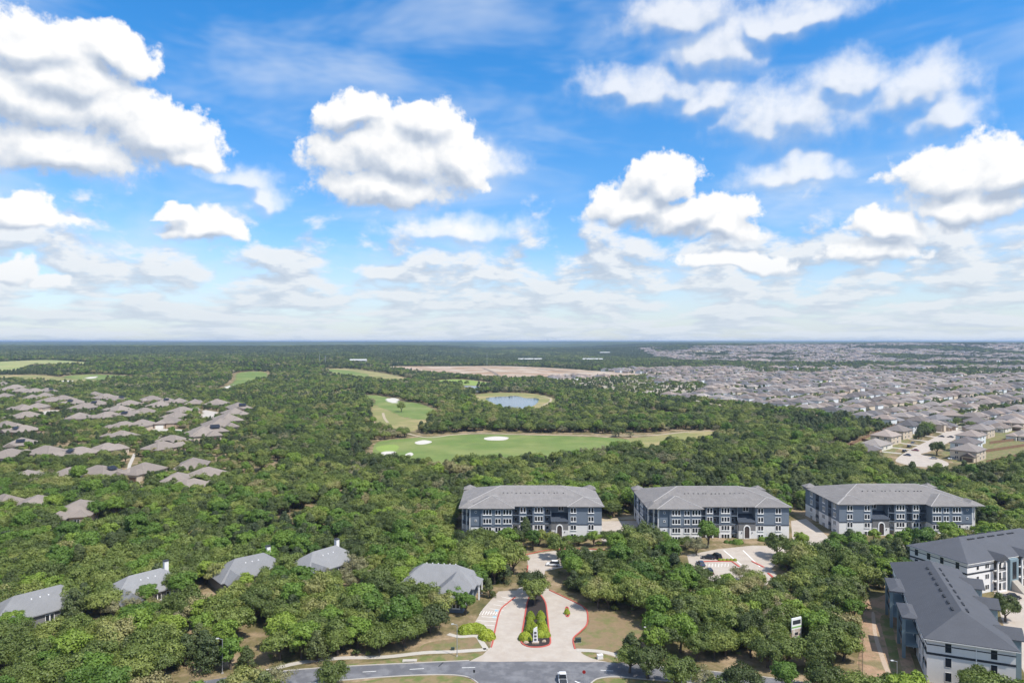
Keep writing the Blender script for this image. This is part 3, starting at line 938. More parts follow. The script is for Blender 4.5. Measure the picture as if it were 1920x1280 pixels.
# ------------------------------------------------------------------ the three blue-grey apartment blocks
def apartment_block(x0, y0, mirror, label):
    W, DEP, H, ST = 54.4, 30.0, 13.2, 3.3
    root = empty('apartment_block', (x0, y0, -1.2))
    tag(root, label, 'building', 'blue grey apartment blocks')

    def X(x):
        return W - x if mirror else x

    def RZ(a):
        return -a if mirror else a
    foot = [(0, 1.0), (3.8, -3.0), (7.6, -3.0), (7.6, -3.5), (19.7, -3.5), (19.7, 0.0),
            (19.9, 0.0), (19.9, 2.0), (22.3, 2.0), (22.3, 0.0), (25.4, 0.0), (25.4, 2.0), (27.6, 2.0), (27.6, 0.0),
            (32.3, 0.0), (32.3, 2.0), (34.6, 2.0), (34.6, 0.0), (34.8, 0.0), (34.8, 3.2), (41.4, 3.2), (41.4, -0.6), (W, -0.6),
            (W, 6), (W - 2, 6), (W - 2, 8.6), (W, 8.6), (W, 17), (W - 2, 17), (W - 2, 20), (W, 20), (W, DEP), (0, DEP),
            (0, 27), (2, 27), (2, 24.5), (0, 24.5), (0, 18.5), (2, 18.5), (2, 16), (0, 16), (0, 9), (2, 9), (2, 6.6), (0, 6.6)]
    # the left front corner is an open balcony tower: cut it back
    foot = [(0, 4.8), (2.2, 4.8), (2.2, 2.4), (3.8, 0.6), (3.8, -3.0)] + foot[2:]
    fp = [(X(x), y) for x, y in foot]
    MB().prism(fp, 6.3, H).build('wall', 'wall_slate', root)
    MB().prism(fp, -0.5, 6.294).build('lower_wall', 'wall_white', root)

    def xb(mb, a, b, *r):
        return mb.box(min(X(a), X(b)), max(X(a), X(b)), *r)
    # string courses
    for a, b, y in ((3.85, 7.45, -3.0), (7.5, 19.8, -3.5), (22.35, 25.35, 0), (27.65, 32.25, 0), (41.3, W + 0.05, -0.6)):
        xb(MB(), a, b, y - 0.10, y + 0.05, 6.12, 6.48).build('string_course', 'wall_slate_dark', root)
    # roofs
    r = MB().hip(-0.9, W + 0.9, -0.7, DEP + 0.9, H, 4.6)
    main = r.build('roof', 'roof_grey', root)
    MB().caps(-0.9, W + 0.9, -0.7, DEP + 0.9, H, 4.6).build('ridge_cap', 'ridge_cap', main)
    lw = MB()
    lw.hip(min(X(2.6), X(20.6)), max(X(2.6), X(20.6)), -4.3, 13.5, H + 0.004, 2.9, 0.22)
    lw.build('wing_roof', 'roof_grey', main)
    MB().caps(min(X(2.6), X(20.6)), max(X(2.6), X(20.6)), -4.3, 13.5, H + 0.004, 2.9, 0.22).build('ridge_cap', 'ridge_cap', main)
    rw = MB()
    rw.hip(min(X(40.9), X(W + 0.93)), max(X(40.9), X(W + 0.93)), -1.4, 12.0, H + 0.008, 2.1, 0.21)
    rw.build('wing_roof', 'roof_grey', main)
    MB().caps(min(X(40.9), X(W + 0.93)), max(X(40.9), X(W + 0.93)), -1.4, 12.0, H + 0.008, 2.1, 0.21).build('ridge_cap', 'ridge_cap', main)
    for cx, cy_ in ((1.4, DEP - 1.0), (W - 1.4, DEP - 1.0)):
        MB().hip(X(cx) - 2.6, X(cx) + 2.6, cy_ - 2.6, cy_ + 2.6, H + 0.6, 1.5, 0.25).build('tower_roof', 'roof_grey', main)
        MB().box(X(cx) - 2.1, X(cx) + 2.1, cy_ - 2.0, cy_ + 2.1, H - 0.3, H + 0.6).build('tower_wall', 'wall_slate', root)
    # corner tower: posts, slabs, little hip roof
    tw = MB().hip(min(X(-0.9), X(5.4)), max(X(-0.9), X(5.4)), -3.9, 6.0, H + 0.012, 1.6, 0.22)
    tw.build('tower_roof', 'roof_grey', main)
    for px, py in ((0.35, 1.0), (2.1, -1.0), (3.5, -2.55)):
        MB().box(X(px) - 0.28, X(px) + 0.28, py - 0.28, py + 0.28, -0.3, H).build('column', 'wall_white', root)
    slab = [(X(0.05), 4.7), (X(0.05), 1.0), (X(3.7), -2.9), (X(3.74), 0.6), (X(2.15), 2.4), (X(2.15), 4.7)]
    ang_ = math.atan2(-3.7, 3.4)
    for k in range(1, 4):
        b = MB().prism(slab, k * ST - 0.2, k * ST + 0.1).build('balcony', 'wall_white' if k < 2 else 'wall_slate', root)
        rm = rail_mesh(4.9)
        link('railing', rm, b, (X(1.85), -1.0, k * ST + 0.1), RZ(ang_))
    # windows, storey by storey (top storey has round heads)
    for k in range(4):
        z = k * ST + 0.85
        top = k == 3
        for x, y, t_, s_ in ((10.1, -3.5, 'arch3', 'sq3'), (14.2, -3.5, 'sq2', 'sq2'), (17.8, -3.5, 'arch3', 'sq3'),
                             (23.9, 0, 'arch2', 'sq2'), (30.0, 0, 'arch3', 'sq3'),
                             (43.4, -0.6, 'arch2', 'sq2'), (50.2, -0.6, 'arch2', 'sq2' if k != 1 else 'arch2')):
            window(t_ if top else s_, root, X(x), y, z)
        window('small', root, X(5.7), -3.0, z + 0.6)
        if k >= 2:
            window('sq2', root, X(38.9), 3.2, z)
        for x, w in ((21.1, 2.4), (26.5, 2.2), (33.45, 2.3)):
            if k:
                balcony(root, X(x), 0.0, k * ST, w)
            window('tiny', root, X(x), 2.0, k * ST + 0.5)
        # side walls
        for side, xs, rz in ((0, 0.0, -math.pi / 2), (1, W, math.pi / 2)):
            rzz = RZ(rz)
            for y in ((11, 14, 21.5) if side == 0 else (3, 12.5, 24)):
                window('arch2' if top else 'sq2', root, X(xs), y, z, rzz)
            for y, w in (((7.8, 2.4), (17.25, 2.5), (25.75, 2.5)) if side == 0 else ((7.3, 2.6), (18.5, 3.0))):
                if k:
                    balcony(root, X(xs), y, k * ST, w, rzz)
    # entrance: projecting porch with a dark canopy and a tall arch
    pa = MB()
    xb(pa, 34.82, 41.38, -0.9, 3.15, -0.4, 4.2)
    porch = pa.build('porch_base', 'wall_white', root)
    pb = MB()
    xb(pb, 34.82, 41.38, -0.9, 3.15, 4.206, 7.6)
    pb.build('porch', 'wall_taupe', root)
    c = MB()
    xa, xc = min(X(34.6), X(41.6)), max(X(34.6), X(41.6))
    c.add([(xa, -1.3, 7.6), (xc, -1.3, 7.6), (xc, 3.15, 7.6), (xa, 3.15, 7.6), (xa, 3.15, 9.9), (xc, 3.15, 9.9)],
          [(0, 1, 5, 4), (3, 2, 1, 0), (0, 4, 3), (1, 2, 5), (2, 3, 4, 5)])
    c.build('canopy', 'wall_slate_dark', root)
    ar = MB()
    ring(ar, 2.7, 5.6, 1.35, 0.42, 0, 0.22)
    a = ar.build('arch_surround', 'trim_white', root, (X(38.0), -0.9, 0.9))
    d = MB()
    plate(d, 1.9, 5.2, 0.95, 0, -0.05, 0.0)
    d.build('door', 'door_dark', a)
    for dx in (-2.0, 2.0):
        MB().box(-0.12, 0.12, -0.2, 0, 0, 0.5).build('wall_lamp', 'rail_dark', root, (X(38.0 + dx), -0.9, 3.3))
    # small roof vents
    vm = MB().box(-0.22, 0.22, -0.2, 0.2, -0.4, 0.22).mesh('roof_vent', 'vent_grey')
    rnd = random.Random(int(x0))
    for k in range(14):
        x = 16 + 24 * k / 13 + rnd.uniform(-.5, .5)
        link('roof_vent', vm, root, (X(x), 9.2 + rnd.uniform(-.3, .3), H + 0.25 + 4.6 * 9.9 / 15.8))
    BLOCK.append(([(x0 - 3, y0 - 8), (x0 + W + 3, y0 - 8), (x0 + W + 3, y0 + DEP + 4), (x0 - 3, y0 + DEP + 4)], 1.5))
    return root


apartment_block(-19.6, 264.0, False, 'blue grey four storey apartment block nearest the end of the drive')
apartment_block(52.6, 263.0, False, 'blue grey four storey apartment block behind the sunlit car park')
apartment_block(128.5, 267.5, True, 'blue grey four storey apartment block with its arch towards the middle block')


# ------------------------------------------------------------------ white buildings with charcoal roofs on the right
def charcoal_building(name, label, org, rz, L, Wd, near, vents=True):
    """local x along the length, y across, z up; 'near' picks the balconies and stairs of each building"""
    H = 9.6
    root = empty('charcoal_roofed_building' if not name else name, (*org, 0), rz)
    tag(root, label, 'building', 'white buildings with charcoal roofs')
    foot = [(0, 0), (L, 0), (L, Wd), (0, Wd)]
    MB().prism(foot, -0.6, H).build('wall', 'wall_white', root)
    t1 = MB()
    for z, hh in ((H - 1.25, 0.22), (H - 3.4, 0.5)):
        t1.box(-0.06, L + 0.06, -0.07, Wd + 0.07, z, z + hh)
    t1.build('trim_band', 'trim_dark', root)
    roof = MB().hip(-0.7, L + 0.7, -0.7, Wd + 0.7, H, 4.3, 0.28)
    ro = roof.build('roof', 'roof_charcoal', root)
    MB().box(-0.74, L + 0.74, -0.74, Wd + 0.74, H - 0.02, H + 0.12).build('gutter', 'trim_white', root)
    return root, ro, H


def bay(root, x0, x1, y0, y1, H, front, key=None):
    """open balcony tower: corner posts, slabs, railings and its own roof; front = -1 (towards -y) or 1"""
    MB().box(x0 - 0.5, x1 + 0.5, min(y0, y1) - 0.5, max(y0, y1) + 0.5, H + 0.004, H + 0.29).hip(x0 - 0.5, x1 + 0.5, min(y0, y1) - 0.5, max(y0, y1) + 0.5, H + 0.294, 0.8, 0.05).build('bay_roof', 'roof_charcoal', root)
    yo = y0 if front < 0 else y1
    for x in (x0 + 0.35, x1 - 0.35):
        MB().box(x - 0.35, x + 0.35, yo - 0.35, yo + 0.35, -0.6, H).build('post', 'wall_teal', root)
    for k in range(1, 3):
        s = MB().box(x0, x1, min(y0, y1) + 0.01, max(y0, y1) - 0.01, k * 3.2 - 0.3, k * 3.2).build('balcony', 'wall_teal', root)
        link('railing', rail_mesh(x1 - x0 - 1.4), s, ((x0 + x1) / 2, yo, k * 3.2))
    for k in range(3):
        MB().box((x0 + x1) / 2 - 1.6, (x0 + x1) / 2 + 1.6, -0.04, 0.0, k * 3.2 + 0.1, k * 3.2 + 2.3).build('balcony_door', 'glass_dark', root, (0, (y1 if front < 0 else y0) + (-0.01 if front < 0 else 0.05), 0))


def vents(ro, L, Wd, H, cols, rows=(1.2, 2.1)):
    vm = MB().box(-0.28, 0.28, -0.2, 0.2, -0.35, 0.28).mesh('roof_vent', 'trim_dark')
    run = Wd / 2 + 0.7
    for x in cols:
        for s in (-1, 1):
            for r in rows:
                link('roof_vent', vm, ro, (x, Wd / 2 + s * r, H + 0.28 + 4.3 * (run - r) / run))


# near one: long axis runs away from the viewer
A5 = math.atan2(0.925, 0.38)
b5, r5, H5 = charcoal_building(None, 'long white building with charcoal roof and teal balcony towers beside bare soil', (92.8, 152.0), A5, 55.0, 16.5, True)
# local +y points to the left of the building's direction of travel (towards the wood): shift the body to the other side
for ch in list(b5.children):
    ch.location.y -= 16.5
vents(r5, 55, 16.5, H5, [9.5 + 0.75 * (k % 3) + 4.4 * (k // 3) for k in range(24)], (1.5,))
bay(b5, 11.0, 20.0, 0.0, 3.0, H5, 1)
bay(b5, 29.5, 39.5, 0.0, 3.4, H5, 1)
for k in range(3):
    for y in (-4.1, -12.6):
        window('plain1', b5, 0.0, y, k * 3.2 + 0.7, -math.pi / 2)
    for x in (4.5, 8.5, 23, 26, 48.5):
        window('plain1', b5, x, 0.0, k * 3.2 + 0.7, math.pi)
    for x in (6, 14, 22, 33, 41, 50):
        window('plain1', b5, x, -16.5, k * 3.2 + 0.7, 0)
MB().box(-0.13, 0.0, -9.4, -9.25, 0, 9.6).build('downpipe', 'trim_white', b5)
for x in (1.4, 4.0):
    for k in range(1, 3):
        balcony(b5, x - 0.2, 0.0, k * 3.2, 2.0, math.pi, 0.0, 'wall_teal')
for x in (10.0, 29.0, 44.0):
    MB().hip(x - 2.6, x + 2.6, -20.2, -12.4, H5 - 0.5, 2.0, 0.2, gable=(True, False)).build('stair_roof', 'roof_charcoal', b5)
    MB().box(x - 2.0, x + 2.0, -19.6, -16.52, -0.5, H5 - 0.5).build('stair_tower', 'wall_teal', b5)
P5 = [(92.8, 152.0), (92.8 + 0.38 * 55, 152 + 0.925 * 55), (92.8 + 0.38 * 55 + 0.925 * 21, 152 + 0.925 * 55 - 0.38 * 21), (92.8 + 0.925 * 21, 152 - 0.38 * 21)]
BLOCK.append((P5, 5.0))
# far one: its front faces the near one
A4 = math.atan2(0.354, 0.935)
b4, r4, H4 = charcoal_building(None, 'white building with charcoal hip roof showing its windowed end wall', (136.0, 203.0), A4, 48.0, 19.0, False)
vents(r4, 48, 19, H4, [11.5 + 0.8 * (k % 4) + 4.6 * (k // 4) for k in range(20)], (1.6,))
for k in range(3):
    for y in (3.0, 8.0, 12.4, 16.6):
        window('plain1', b4, 0.0, y, k * 3.2 + 0.8, -math.pi / 2)
    for x, w in ((4.5, 'tiny'), (8.6, 'plain2'), (29, 'plain2'), (33, 'tiny'), (42, 'plain2')):
        window(w, b4, x, 0.0, k * 3.2 + 0.9, 0)
for x in (13.2, 24.2):
    MB().hip(x - 2.4, x + 2.4, -2.0, 6.0, H4 + 0.004, 1.7, 0.2, gable=(True, False)).build('gable_roof', 'roof_charcoal', b4)
    bb = MB()
    ring(bb, 4.2, 10.0, 1.6, 0.5, x, 0.35)
    bb.build('arch_surround', 'wall_white', b4, (0, -1.2, 0))
    MB().box(x - 1.6, x + 1.6, -0.04, -0.01, 0.1, 9.2).build('balcony_door', 'glass_dark', b4)
    for k in range(1, 3):
        s = MB().box(x - 2.0, x + 2.0, -1.5, -0.05, k * 3.2 - 0.3, k * 3.2).build('balcony', 'wall_white', b4)
        link('railing', rail_mesh(3.6), s, (x, -1.45, k * 3.2))
MB().box(16.6, 20.4, -1.6, 0.0, -0.4, H4 - 0.2).build('stair_tower', 'wall_teal', b4)
MB().box(17.6, 19.4, -1.63, -1.6, 3.4, 8.6).build('stair_opening', 'glass_dark', b4)
st = MB()
for k in range(12):
    st.box(17.2, 19.8, -1.62 - 0.3 * (k + 1), -1.62 - 0.3 * k, -0.2, 3.0 - 0.25 * k)
st.build('stairs', 'concrete_pale', b4)
u4, v4 = Vector((0.935, 0.354)), Vector((-0.354, 0.935))
o4 = Vector((136.0, 203.0))
BLOCK.append(([tuple(o4 - v4 * 6), tuple(o4 + u4 * 48 - v4 * 6), tuple(o4 + u4 * 48 + v4 * 20), tuple(o4 + v4 * 20)], 4.0))


# ------------------------------------------------------------------ clubhouse and cottages among the trees
def block_round(cx, cy_, r, m=1.0):
    BLOCK.append(([(cx + r * math.cos(a), cy_ + r * math.sin(a)) for a in [math.pi * k / 5 for k in range(10)]], m))


bx_, by_ = G(1493, 1216)
block_round(bx_, by_, 3.5, 0.0)
block_round(bx_ - 2.2, by_ - 5.5, 3.8, 0.0)


def clubhouse():
    cx, cy_ = G(824, 1093, 4)
    root = empty('clubhouse', (cx, cy_, 0), R(-8))
    tag(root, 'grey hip roofed clubhouse among oaks beside the entrance drive', 'building')
    MB().box(-11, 10.5, -3.5, 8, 0, 4.2).build('wall', 'wall_slate', root)
    MB().box(1.5, 9.5, -11, -3.52, 0, 4.19).build('front_wing', 'wall_slate', root)
    MB().box(-10.5, -5.0, -7, -3.52, 0, 4.18).build('side_wing', 'wall_slate', root)
    r = MB().hip(-12, 11.5, -4.5, 9, 4.2, 4.6, 0.25).build('roof', 'roof_cottage', root)
    MB().hip(0.5, 10.5, -12, 4, 4.204, 3.6, 0.24).build('wing_roof', 'roof_cottage', r)
    MB().hip(-11.4, -4.2, -8, 3, 4.208, 2.6, 0.23).build('wing_roof', 'roof_cottage', r)
    MB().hip(7, 12.5, -1.0, 4.6, 4.212, 2.0, 0.22).build('porch_roof', 'roof_cottage', r)
    for x, y in ((12.1, -0.6), (12.1, 4.2)):
        MB().box(x - .2, x + .2, y - .2, y + .2, 0, 4.2).build('porch_post', 'trim_white', root)
    for x, y, rz in ((4, -11, 0), (7.5, -11, 0), (-8.5, -7, 0), (-3.5, -3.5, 0), (-1, -3.5, 0), (10.5, 6, math.pi / 2), (9.5, -7.5, math.pi / 2)):
        window('sq2', root, x, y, 1.2, rz)
    vm = MB().box(-0.15, 0.15, -0.15, 0.15, -0.3, 0.4).mesh('roof_vent', 'trim_white')
    for k in range(6):
        link('roof_vent', vm, r, (-5 + 1.8 * k, 4.2, 8.2))
    block_round(cx + 0.5, cy_ + 0.5, 10.5, 0.3)
    block_round(cx + 5, cy_ - 5, 5.5, 0.3)


clubhouse()


def cottage(px, py, rz, label, chimney, L=21.0, Wd=12.0):
    cx, cy_ = G(px, py, 5)
    root = empty('cottage', (cx, cy_, 0), rz)
    tag(root, label, 'house', 'grey roofed cottages among the trees')
    MB().box(-L / 2, L / 2, -Wd / 2, Wd / 2, 0, 3.4).build('wall', 'wall_taupe', root)
    r = MB().hip(-L / 2 - .7, L / 2 + .7, -Wd / 2 - .7, Wd / 2 + .7, 3.4, 4.6, 0.25).build('roof', 'roof_cottage', root)
    MB().box(-L / 2 + .8, -L / 2 + 6, -Wd / 2 - 3.2, -Wd / 2 - .02, 0, 3.39).build('garage_wing', 'wall_taupe', root)
    MB().hip(-L / 2 + .3, -L / 2 + 6.5, -Wd / 2 - 3.8, 1, 3.404, 2.5, 0.24, gable=(True, False)).build('gable_roof', 'roof_cottage', r)
    MB().box(-L / 2 + 1.4, -L / 2 + 5.4, -Wd / 2 - 3.26, -Wd / 2 - 3.2, 0, 2.4).build('garage_door', 'garage_brown', root)
    for x in (1, 4.5):
        window('sq2', root, x, -Wd / 2, 1.0)
    vm = MB().box(-0.15, 0.15, -0.15, 0.15, -0.4, 0.4).mesh('roof_vent', 'trim_white')
    for k in range(3):
        link('roof_vent', vm, r, (-2 + 2 * k, -2.0, 6.6))
    if chimney:
        c = MB().box(-.6, .6, -.6, .6, 3.0, 9.2).build('chimney', 'wall_white', r, (L / 2 - 3.5, 2.6, 0))
        MB().box(-.75, .75, -.75, .75, 9.204, 9.4).build('chimney_cap', 'trim_dark', c)
    block_round(cx, cy_, 7.6, 0.3)
    v = Vector((-cx, -cy_)).normalized()
    block_round(cx + v.x * 3.5, cy_ + v.y * 3.5, 7.0, 0.0)


cottage(70, 1128, R(52), 'grey roofed cottage at the left edge with a brown garage gable', False, 23)
cottage(272, 1092, R(50), 'grey roofed cottage second from the left edge behind a lime green tree', True)
cottage(468, 1060, R(42), 'grey roofed cottage with a white chimney third from the left edge', True)
cottage(608, 1046, R(52), 'grey roofed cottage with a chimney fourth from the left edge', True)


# ------------------------------------------------------------------ suburban houses: a few designs, copied
def house_proto(seed, roof, wall, two=False, detail=True, dormer=False):
    rnd = random.Random(seed)
    root = empty('house')
    w, l = rnd.uniform(12.5, 14.5), rnd.uniform(15, 18)
    h = 5.6 if two else 3.1
    MB().box(-w / 2, w / 2, -l / 2, l / 2, 0, h).build('wall', wall, root)
    r = MB().hip(-w / 2 - .6, w / 2 + .6, -l / 2 - .6, l / 2 + .6, h, w * 0.27, 0.22).build('roof', roof, root)
    gx = -w / 2 + 3.4 if seed % 2 else w / 2 - 3.4
    MB().box(gx - 3, gx + 3, -l / 2 - 3.6, -l / 2 - .02, 0, 2.99).build('garage_wing', wall, root)
    MB().hip(gx - 3.5, gx + 3.5, -l / 2 - 4.2, -l / 2 + 4.5, 3.0 if two else h + 0.004, 1.9, 0.2, gable=(seed % 3 == 0, False)).build('garage_roof', roof, r)
    MB().box(gx - 2.4, gx + 2.4, -l / 2 - 3.66, -l / 2 - 3.6, 0, 2.3).build('garage_door', 'garage_white' if seed % 2 else 'garage_brown', root)
    if seed % 3 == 1:
        MB().hip(-gx - 3, -gx + 3, -l / 2 - 2.0, 2.0, h + 0.008, 1.7, 0.2).build('gable_roof', roof, r)
        MB().box(-gx - 2.5, -gx + 2.5, -l / 2 - 1.5, -l / 2 - .03, 0, h).build('front_room', wall, root)
    if detail:
        for x, y, rz in ((-gx, -l / 2 - (1.5 if seed % 3 == 1 else 0), 0), (w / 2, -2, math.pi / 2), (w / 2, 4, math.pi / 2), (-w / 2, -2, -math.pi / 2), (-w / 2, 4, -math.pi / 2), (2, l / 2, math.pi), (-3, l / 2, math.pi)):
            window('plain2', root, x, y, 0.9, rz)
            if two:
                window('plain2', root, x * 0.99 if abs(rz) < 1 or abs(rz) > 3 else x, y, 3.6, rz)
        MB().box(-.5, .5, -.06, 0, 0, 2.2).build('door', 'door_dark', root, (-gx * .3, -l / 2, 0))
    if dormer:
        s = MB().add([(-2.2, -1.2, 0), (2.2, -1.2, 0), (2.2, 1.2, 1.3), (-2.2, 1.2, 1.3)], [(0, 1, 2, 3)]).build('solar_panel', 'solar', r)
        s.location = (1.0, -l / 2 + 3.4 - 1.0, h + 2.1)
    return root


def strip_proto(root):
    """take a design apart again once its copies stand"""
    for ch in list(root.children):
        strip_proto(ch)
    bpy.data.objects.remove(root)


TAN = [house_proto(s, 'roof_tan', 'wall_stone' if s % 2 else 'wall_beige', False, True, s == 3) for s in (1, 2, 3, 4)]
SUB = [house_proto(s, ('roof_suburb', 'roof_suburb_pale', 'roof_suburb_blue')[s % 3], ('wall_beige', 'wall_cream', 'wall_greywhite', 'wall_stone')[s % 4], s % 2 == 0, True) for s in (11, 12, 13, 14, 16, 18)]


TAN_FAR = [house_proto(s, 'roof_tan', 'wall_stone' if s % 2 else 'wall_beige', False, False, s == 3) for s in (1, 2, 3, 4)]
SUB_FAR = [house_proto(s, ('roof_suburb', 'roof_suburb_pale', 'roof_suburb_blue')[s % 3], ('wall_beige', 'wall_cream', 'wall_greywhite', 'wall_stone')[s % 4], s % 2 == 0, False) for s in (11, 12, 13, 14, 16, 18)]


def place_house(proto, x, y, rz, label, group, sc=1.0):
    o = copy_tree(proto)
    o.location = (x, y, terrain(x, y))
    o.rotation_euler.z = rz
    o.scale = (sc, sc, sc)
    tag(o, label, 'house', group)
    return o


HOUSES = []      # centres, to keep trees and other houses away

LEFT = [(190, 830), (490, 815), (720, 790), (1035, 770), (1385, 735), (1480, 812), (1370, 895), (1275, 845), (560, 1060), (265, 1030), (150, 1035), (40, 1010), (60, 665), (340, 645),
        (570, 650), (770, 620), (150, 580), (1160, 608), (1245, 560), (880, 525), (890, 455), (1020, 445), (170, 485), (50, 450), (190, 388), (170, 335), (90, 340), (270, 320),
        (370, 275), (450, 265), (530, 290), (230, 255), (320, 240), (600, 325), (700, 300), (570, 395), (775, 388), (860, 342), (920, 378), (1040, 358), (930, 300), (1090, 268),
        (1200, 280), (1290, 283), (1400, 292), (1150, 312), (1310, 350), (1270, 390), (1215, 425), (1560, 295), (1720, 330), (1690, 372), (1640, 415), (1580, 458), (1515, 495), (1460, 520),
        (680, 232), (760, 252), (840, 265), (60, 195), (160, 205), (250, 210), (340, 205), (30, 245), (110, 180), (20, 160)]
LEFT_LABELS = {0: 'tan roofed house half hidden by a large oak in the front row at the left', 1: 'tan roofed house with a recessed entry third from the frame edge in the front row',
               2: 'tan roofed house next to the narrow lane in the front row', 3: 'tan roofed house with a gabled garage and long pale drive', 4: 'lone tan hip roof rising from trees right of the pale drive',
               5: 'tan roofed house just behind the one on the wood edge', 6: 'tan roofed house standing farthest out at the wood edge', 7: 'small tan roof wedged between two houses at the wood edge',
               8: 'tan roofed house nearest the viewer on the left, set at a slant', 9: 'tan roof second from the slanted nearest house on the left', 10: 'low tan roof between two others near the left edge',
               11: 'tan roof cut by the left frame edge, lowest of them'}
rnd = random.Random(5)
for k, (zx, zy) in enumerate(LEFT):
    px, py = zx * 0.2604, 680 + zy * 0.2604
    x, y = G(px, py, 4.0)
    if any((x - a) ** 2 + (y - b) ** 2 < 150 for a, b in HOUSES):
        continue
    rz = R(rnd.choice([-30, -20, 0, 15, 25, 60, 75])) + (math.pi if rnd.random() < .3 else 0)
    if k in (3,):
        rz = R(-12)
    if 50 <= k <= 55:
        rz = R(35)
    lb = LEFT_LABELS.get(k)
    if not lb:
        lb = ('tan roofed house in the middle rows of the left estate' if y < 520 else
              'tan roof of the diagonal terrace in the left estate' if 50 <= k <= 55 else
              'small tan roofed house in the back rows of the left estate')
    place_house((TAN if y < 480 else TAN_FAR)[2 if (k in (16, 17, 46)) else k % 4], x, y, rz, lb, 'tan roofed houses of the wooded estate', 1.6 if 50 <= k <= 55 else 1.2 if y < 600 else 1.34)
    HOUSES.append((x, y))
strip_left = [G(262, 915), G(250, 902)]
sheet('house_drive', [(238, 918), (245, 899), (262, 899), (262, 916)], 'concrete_pale', 0.02, 'pale concrete drive of the gabled house on the left', False, 2)
sheet('lane', [(233, 905), (240, 870), (250, 850), (256, 850), (246, 872), (240, 905)], 'concrete_pale', 0.014, 'narrow pale lane between tan roofed houses', False, 3)
sheet('lane', [(285, 803), (345, 805), (352, 812), (300, 816), (288, 811)], 'concrete_pale', 0.014, 'bright bend of a lane in the left estate', False, 3)
sheet('lane', [(382, 768), (408, 772), (404, 785), (384, 792), (378, 780)], 'concrete_pale', 0.014, 'short pale court in the left estate', False, 2)
sheet('lane', [(70, 770), (108, 768), (108, 776), (84, 780)], 'concrete_pale', 0.014, 'pale court at the far left', False, 2)

# suburb on the right: a cul-de-sac in front, ranks of houses behind
sheet('street', [(1779, 806), (1806, 806), (1800, 818), (1745, 845), (1727, 851), (1755, 858), (1776, 866), (1776, 873), (1750, 876), (1712, 873), (1685, 867), (1680, 861), (1700, 846), (1740, 826), (1768, 812)],
      'concrete', 0.02, 'pale cul de sac street of the near suburb', True, 5)
sheet('lawn', [(1660, 868), (1690, 870), (1750, 879), (1850, 872), (1860, 884), (1780, 892), (1700, 888), (1665, 878)], 'dry_grass', 0.01, 'dry grass round the end of the cul de sac', True, 1)
sheet('yard', [(1560, 848), (1650, 812), (1720, 790), (1745, 795), (1700, 830), (1660, 860), (1600, 852)], 'verge_grass', 0.008, 'back yards behind the cul de sac', False, 2)
sheet('yard', [(1765, 850), (1800, 812), (1990, 800), (2000, 860), (1860, 874), (1790, 868)], 'verge_grass', 0.010, 'green yards right of the cul de sac', False, 2)
near_sub = [(1618, 842, 40, 0), (1640, 832, 40, 2), (1661, 822, 40, 4), (1683, 812, 40, 1), (1703, 802, 40, 3), (1722, 793, 40, 5),
            (1815, 850, -140, 1), (1812, 836, -140, 3), (1820, 822, -140, 5), (1838, 810, -140, 1), (1758, 790, 20, 3), (1782, 783, -20, 1), (1830, 790, -30, 0), (1872, 800, -140, 2), (1905, 797, -140, 4), (1915, 815, -140, 2)]
NS_LABELS = ['grey roofed house nearest the wood on the left of the cul de sac', 'second grey roofed house up the left of the cul de sac', 'third grey roofed house up the left of the cul de sac', 'fourth grey roofed house up the left of the cul de sac',
             'fifth grey roofed house up the left of the cul de sac', 'grey roofed house at the top of the row left of the cul de sac', 'pale two storey house at the closed end of the cul de sac', 'second house up the right of the cul de sac',
             'third house up the right of the cul de sac', 'fourth house up the right of the cul de sac', 'house facing down the cul de sac street left of its top', 'house facing down the cul de sac street at its top',
             'house with a hip roof behind the top of the cul de sac', 'house in the second rank right of the cul de sac', 'house at the right frame edge behind the cul de sac', 'house at the right frame edge level with the cul de sac']
for (px, py, a, p), lb in zip(near_sub, NS_LABELS):
    x, y = G(px, py, 3.5)
    place_house(SUB[p], x, y, R(a) + math.pi / 2, lb, 'houses round the cul de sac', 1.1)
    HOUSES.append((x, y))
for k in range(6):
    t = k / 5
    strip('house_drive', [(1650 + 75 * t, 846 - 42 * t), (1690 + 82 * t, 850 - 38 * t)], 4.0, 'concrete_pale', 0.0, 0.03)


def fence(label, a, b, h=1.9, n=None):
    a, b = Vector(a), Vector(b)
    L = (b - a).length
    n = n or max(3, int(L / 2.6))
    root = empty('wooden_fence', (a.x, a.y, 0), math.atan2(b.y - a.y, b.x - a.x))
    tag(root, label, 'fence', 'wooden garden fences')
    pm = MB().box(0.02, L / n - 0.02, -0.03, 0.03, 0.05, h).mesh('panel', 'fence_wood')
    qm = MB().box(-0.07, 0.07, -0.10, 0.10, 0, h + 0.1).mesh('post', 'fence_wood')
    for k in range(n):
        link('panel', pm, root, (k * L / n, 0, 0))
        link('post', qm, root, (k * L / n, 0, 0))
    return root


fence('long brown fence along the wood edge left of the cul de sac', G(1558, 850), G(1690, 792), n=40)
for k in range(5):
    t = k / 5
    fence('short brown fence between back yards, %s from the wood end' % ('first', 'second', 'third', 'fourth', 'fifth')[k], G(1572 + 110 * t, 845 - 48 * t), G(1604 + 104 * t, 852 - 48 * t), n=6)
for k, (a, b) in enumerate((((1850, 868), (1930, 852)), ((1845, 848), (1925, 836)), ((1856, 832), (1935, 822)))):
    fence(('brown garden fence nearest the viewer right of the cul de sac', 'middle brown garden fence right of the cul de sac', 'farthest brown garden fence right of the cul de sac')[k], G(*a), G(*b), n=9)

# ranks of houses behind
XM = [(450, 330), (560, 330), (650, 330), (745, 295), (850, 225), (950, 150), (1100, 115), (1345, 52), (1600, 140), (1936, 350), (2300, 500)]


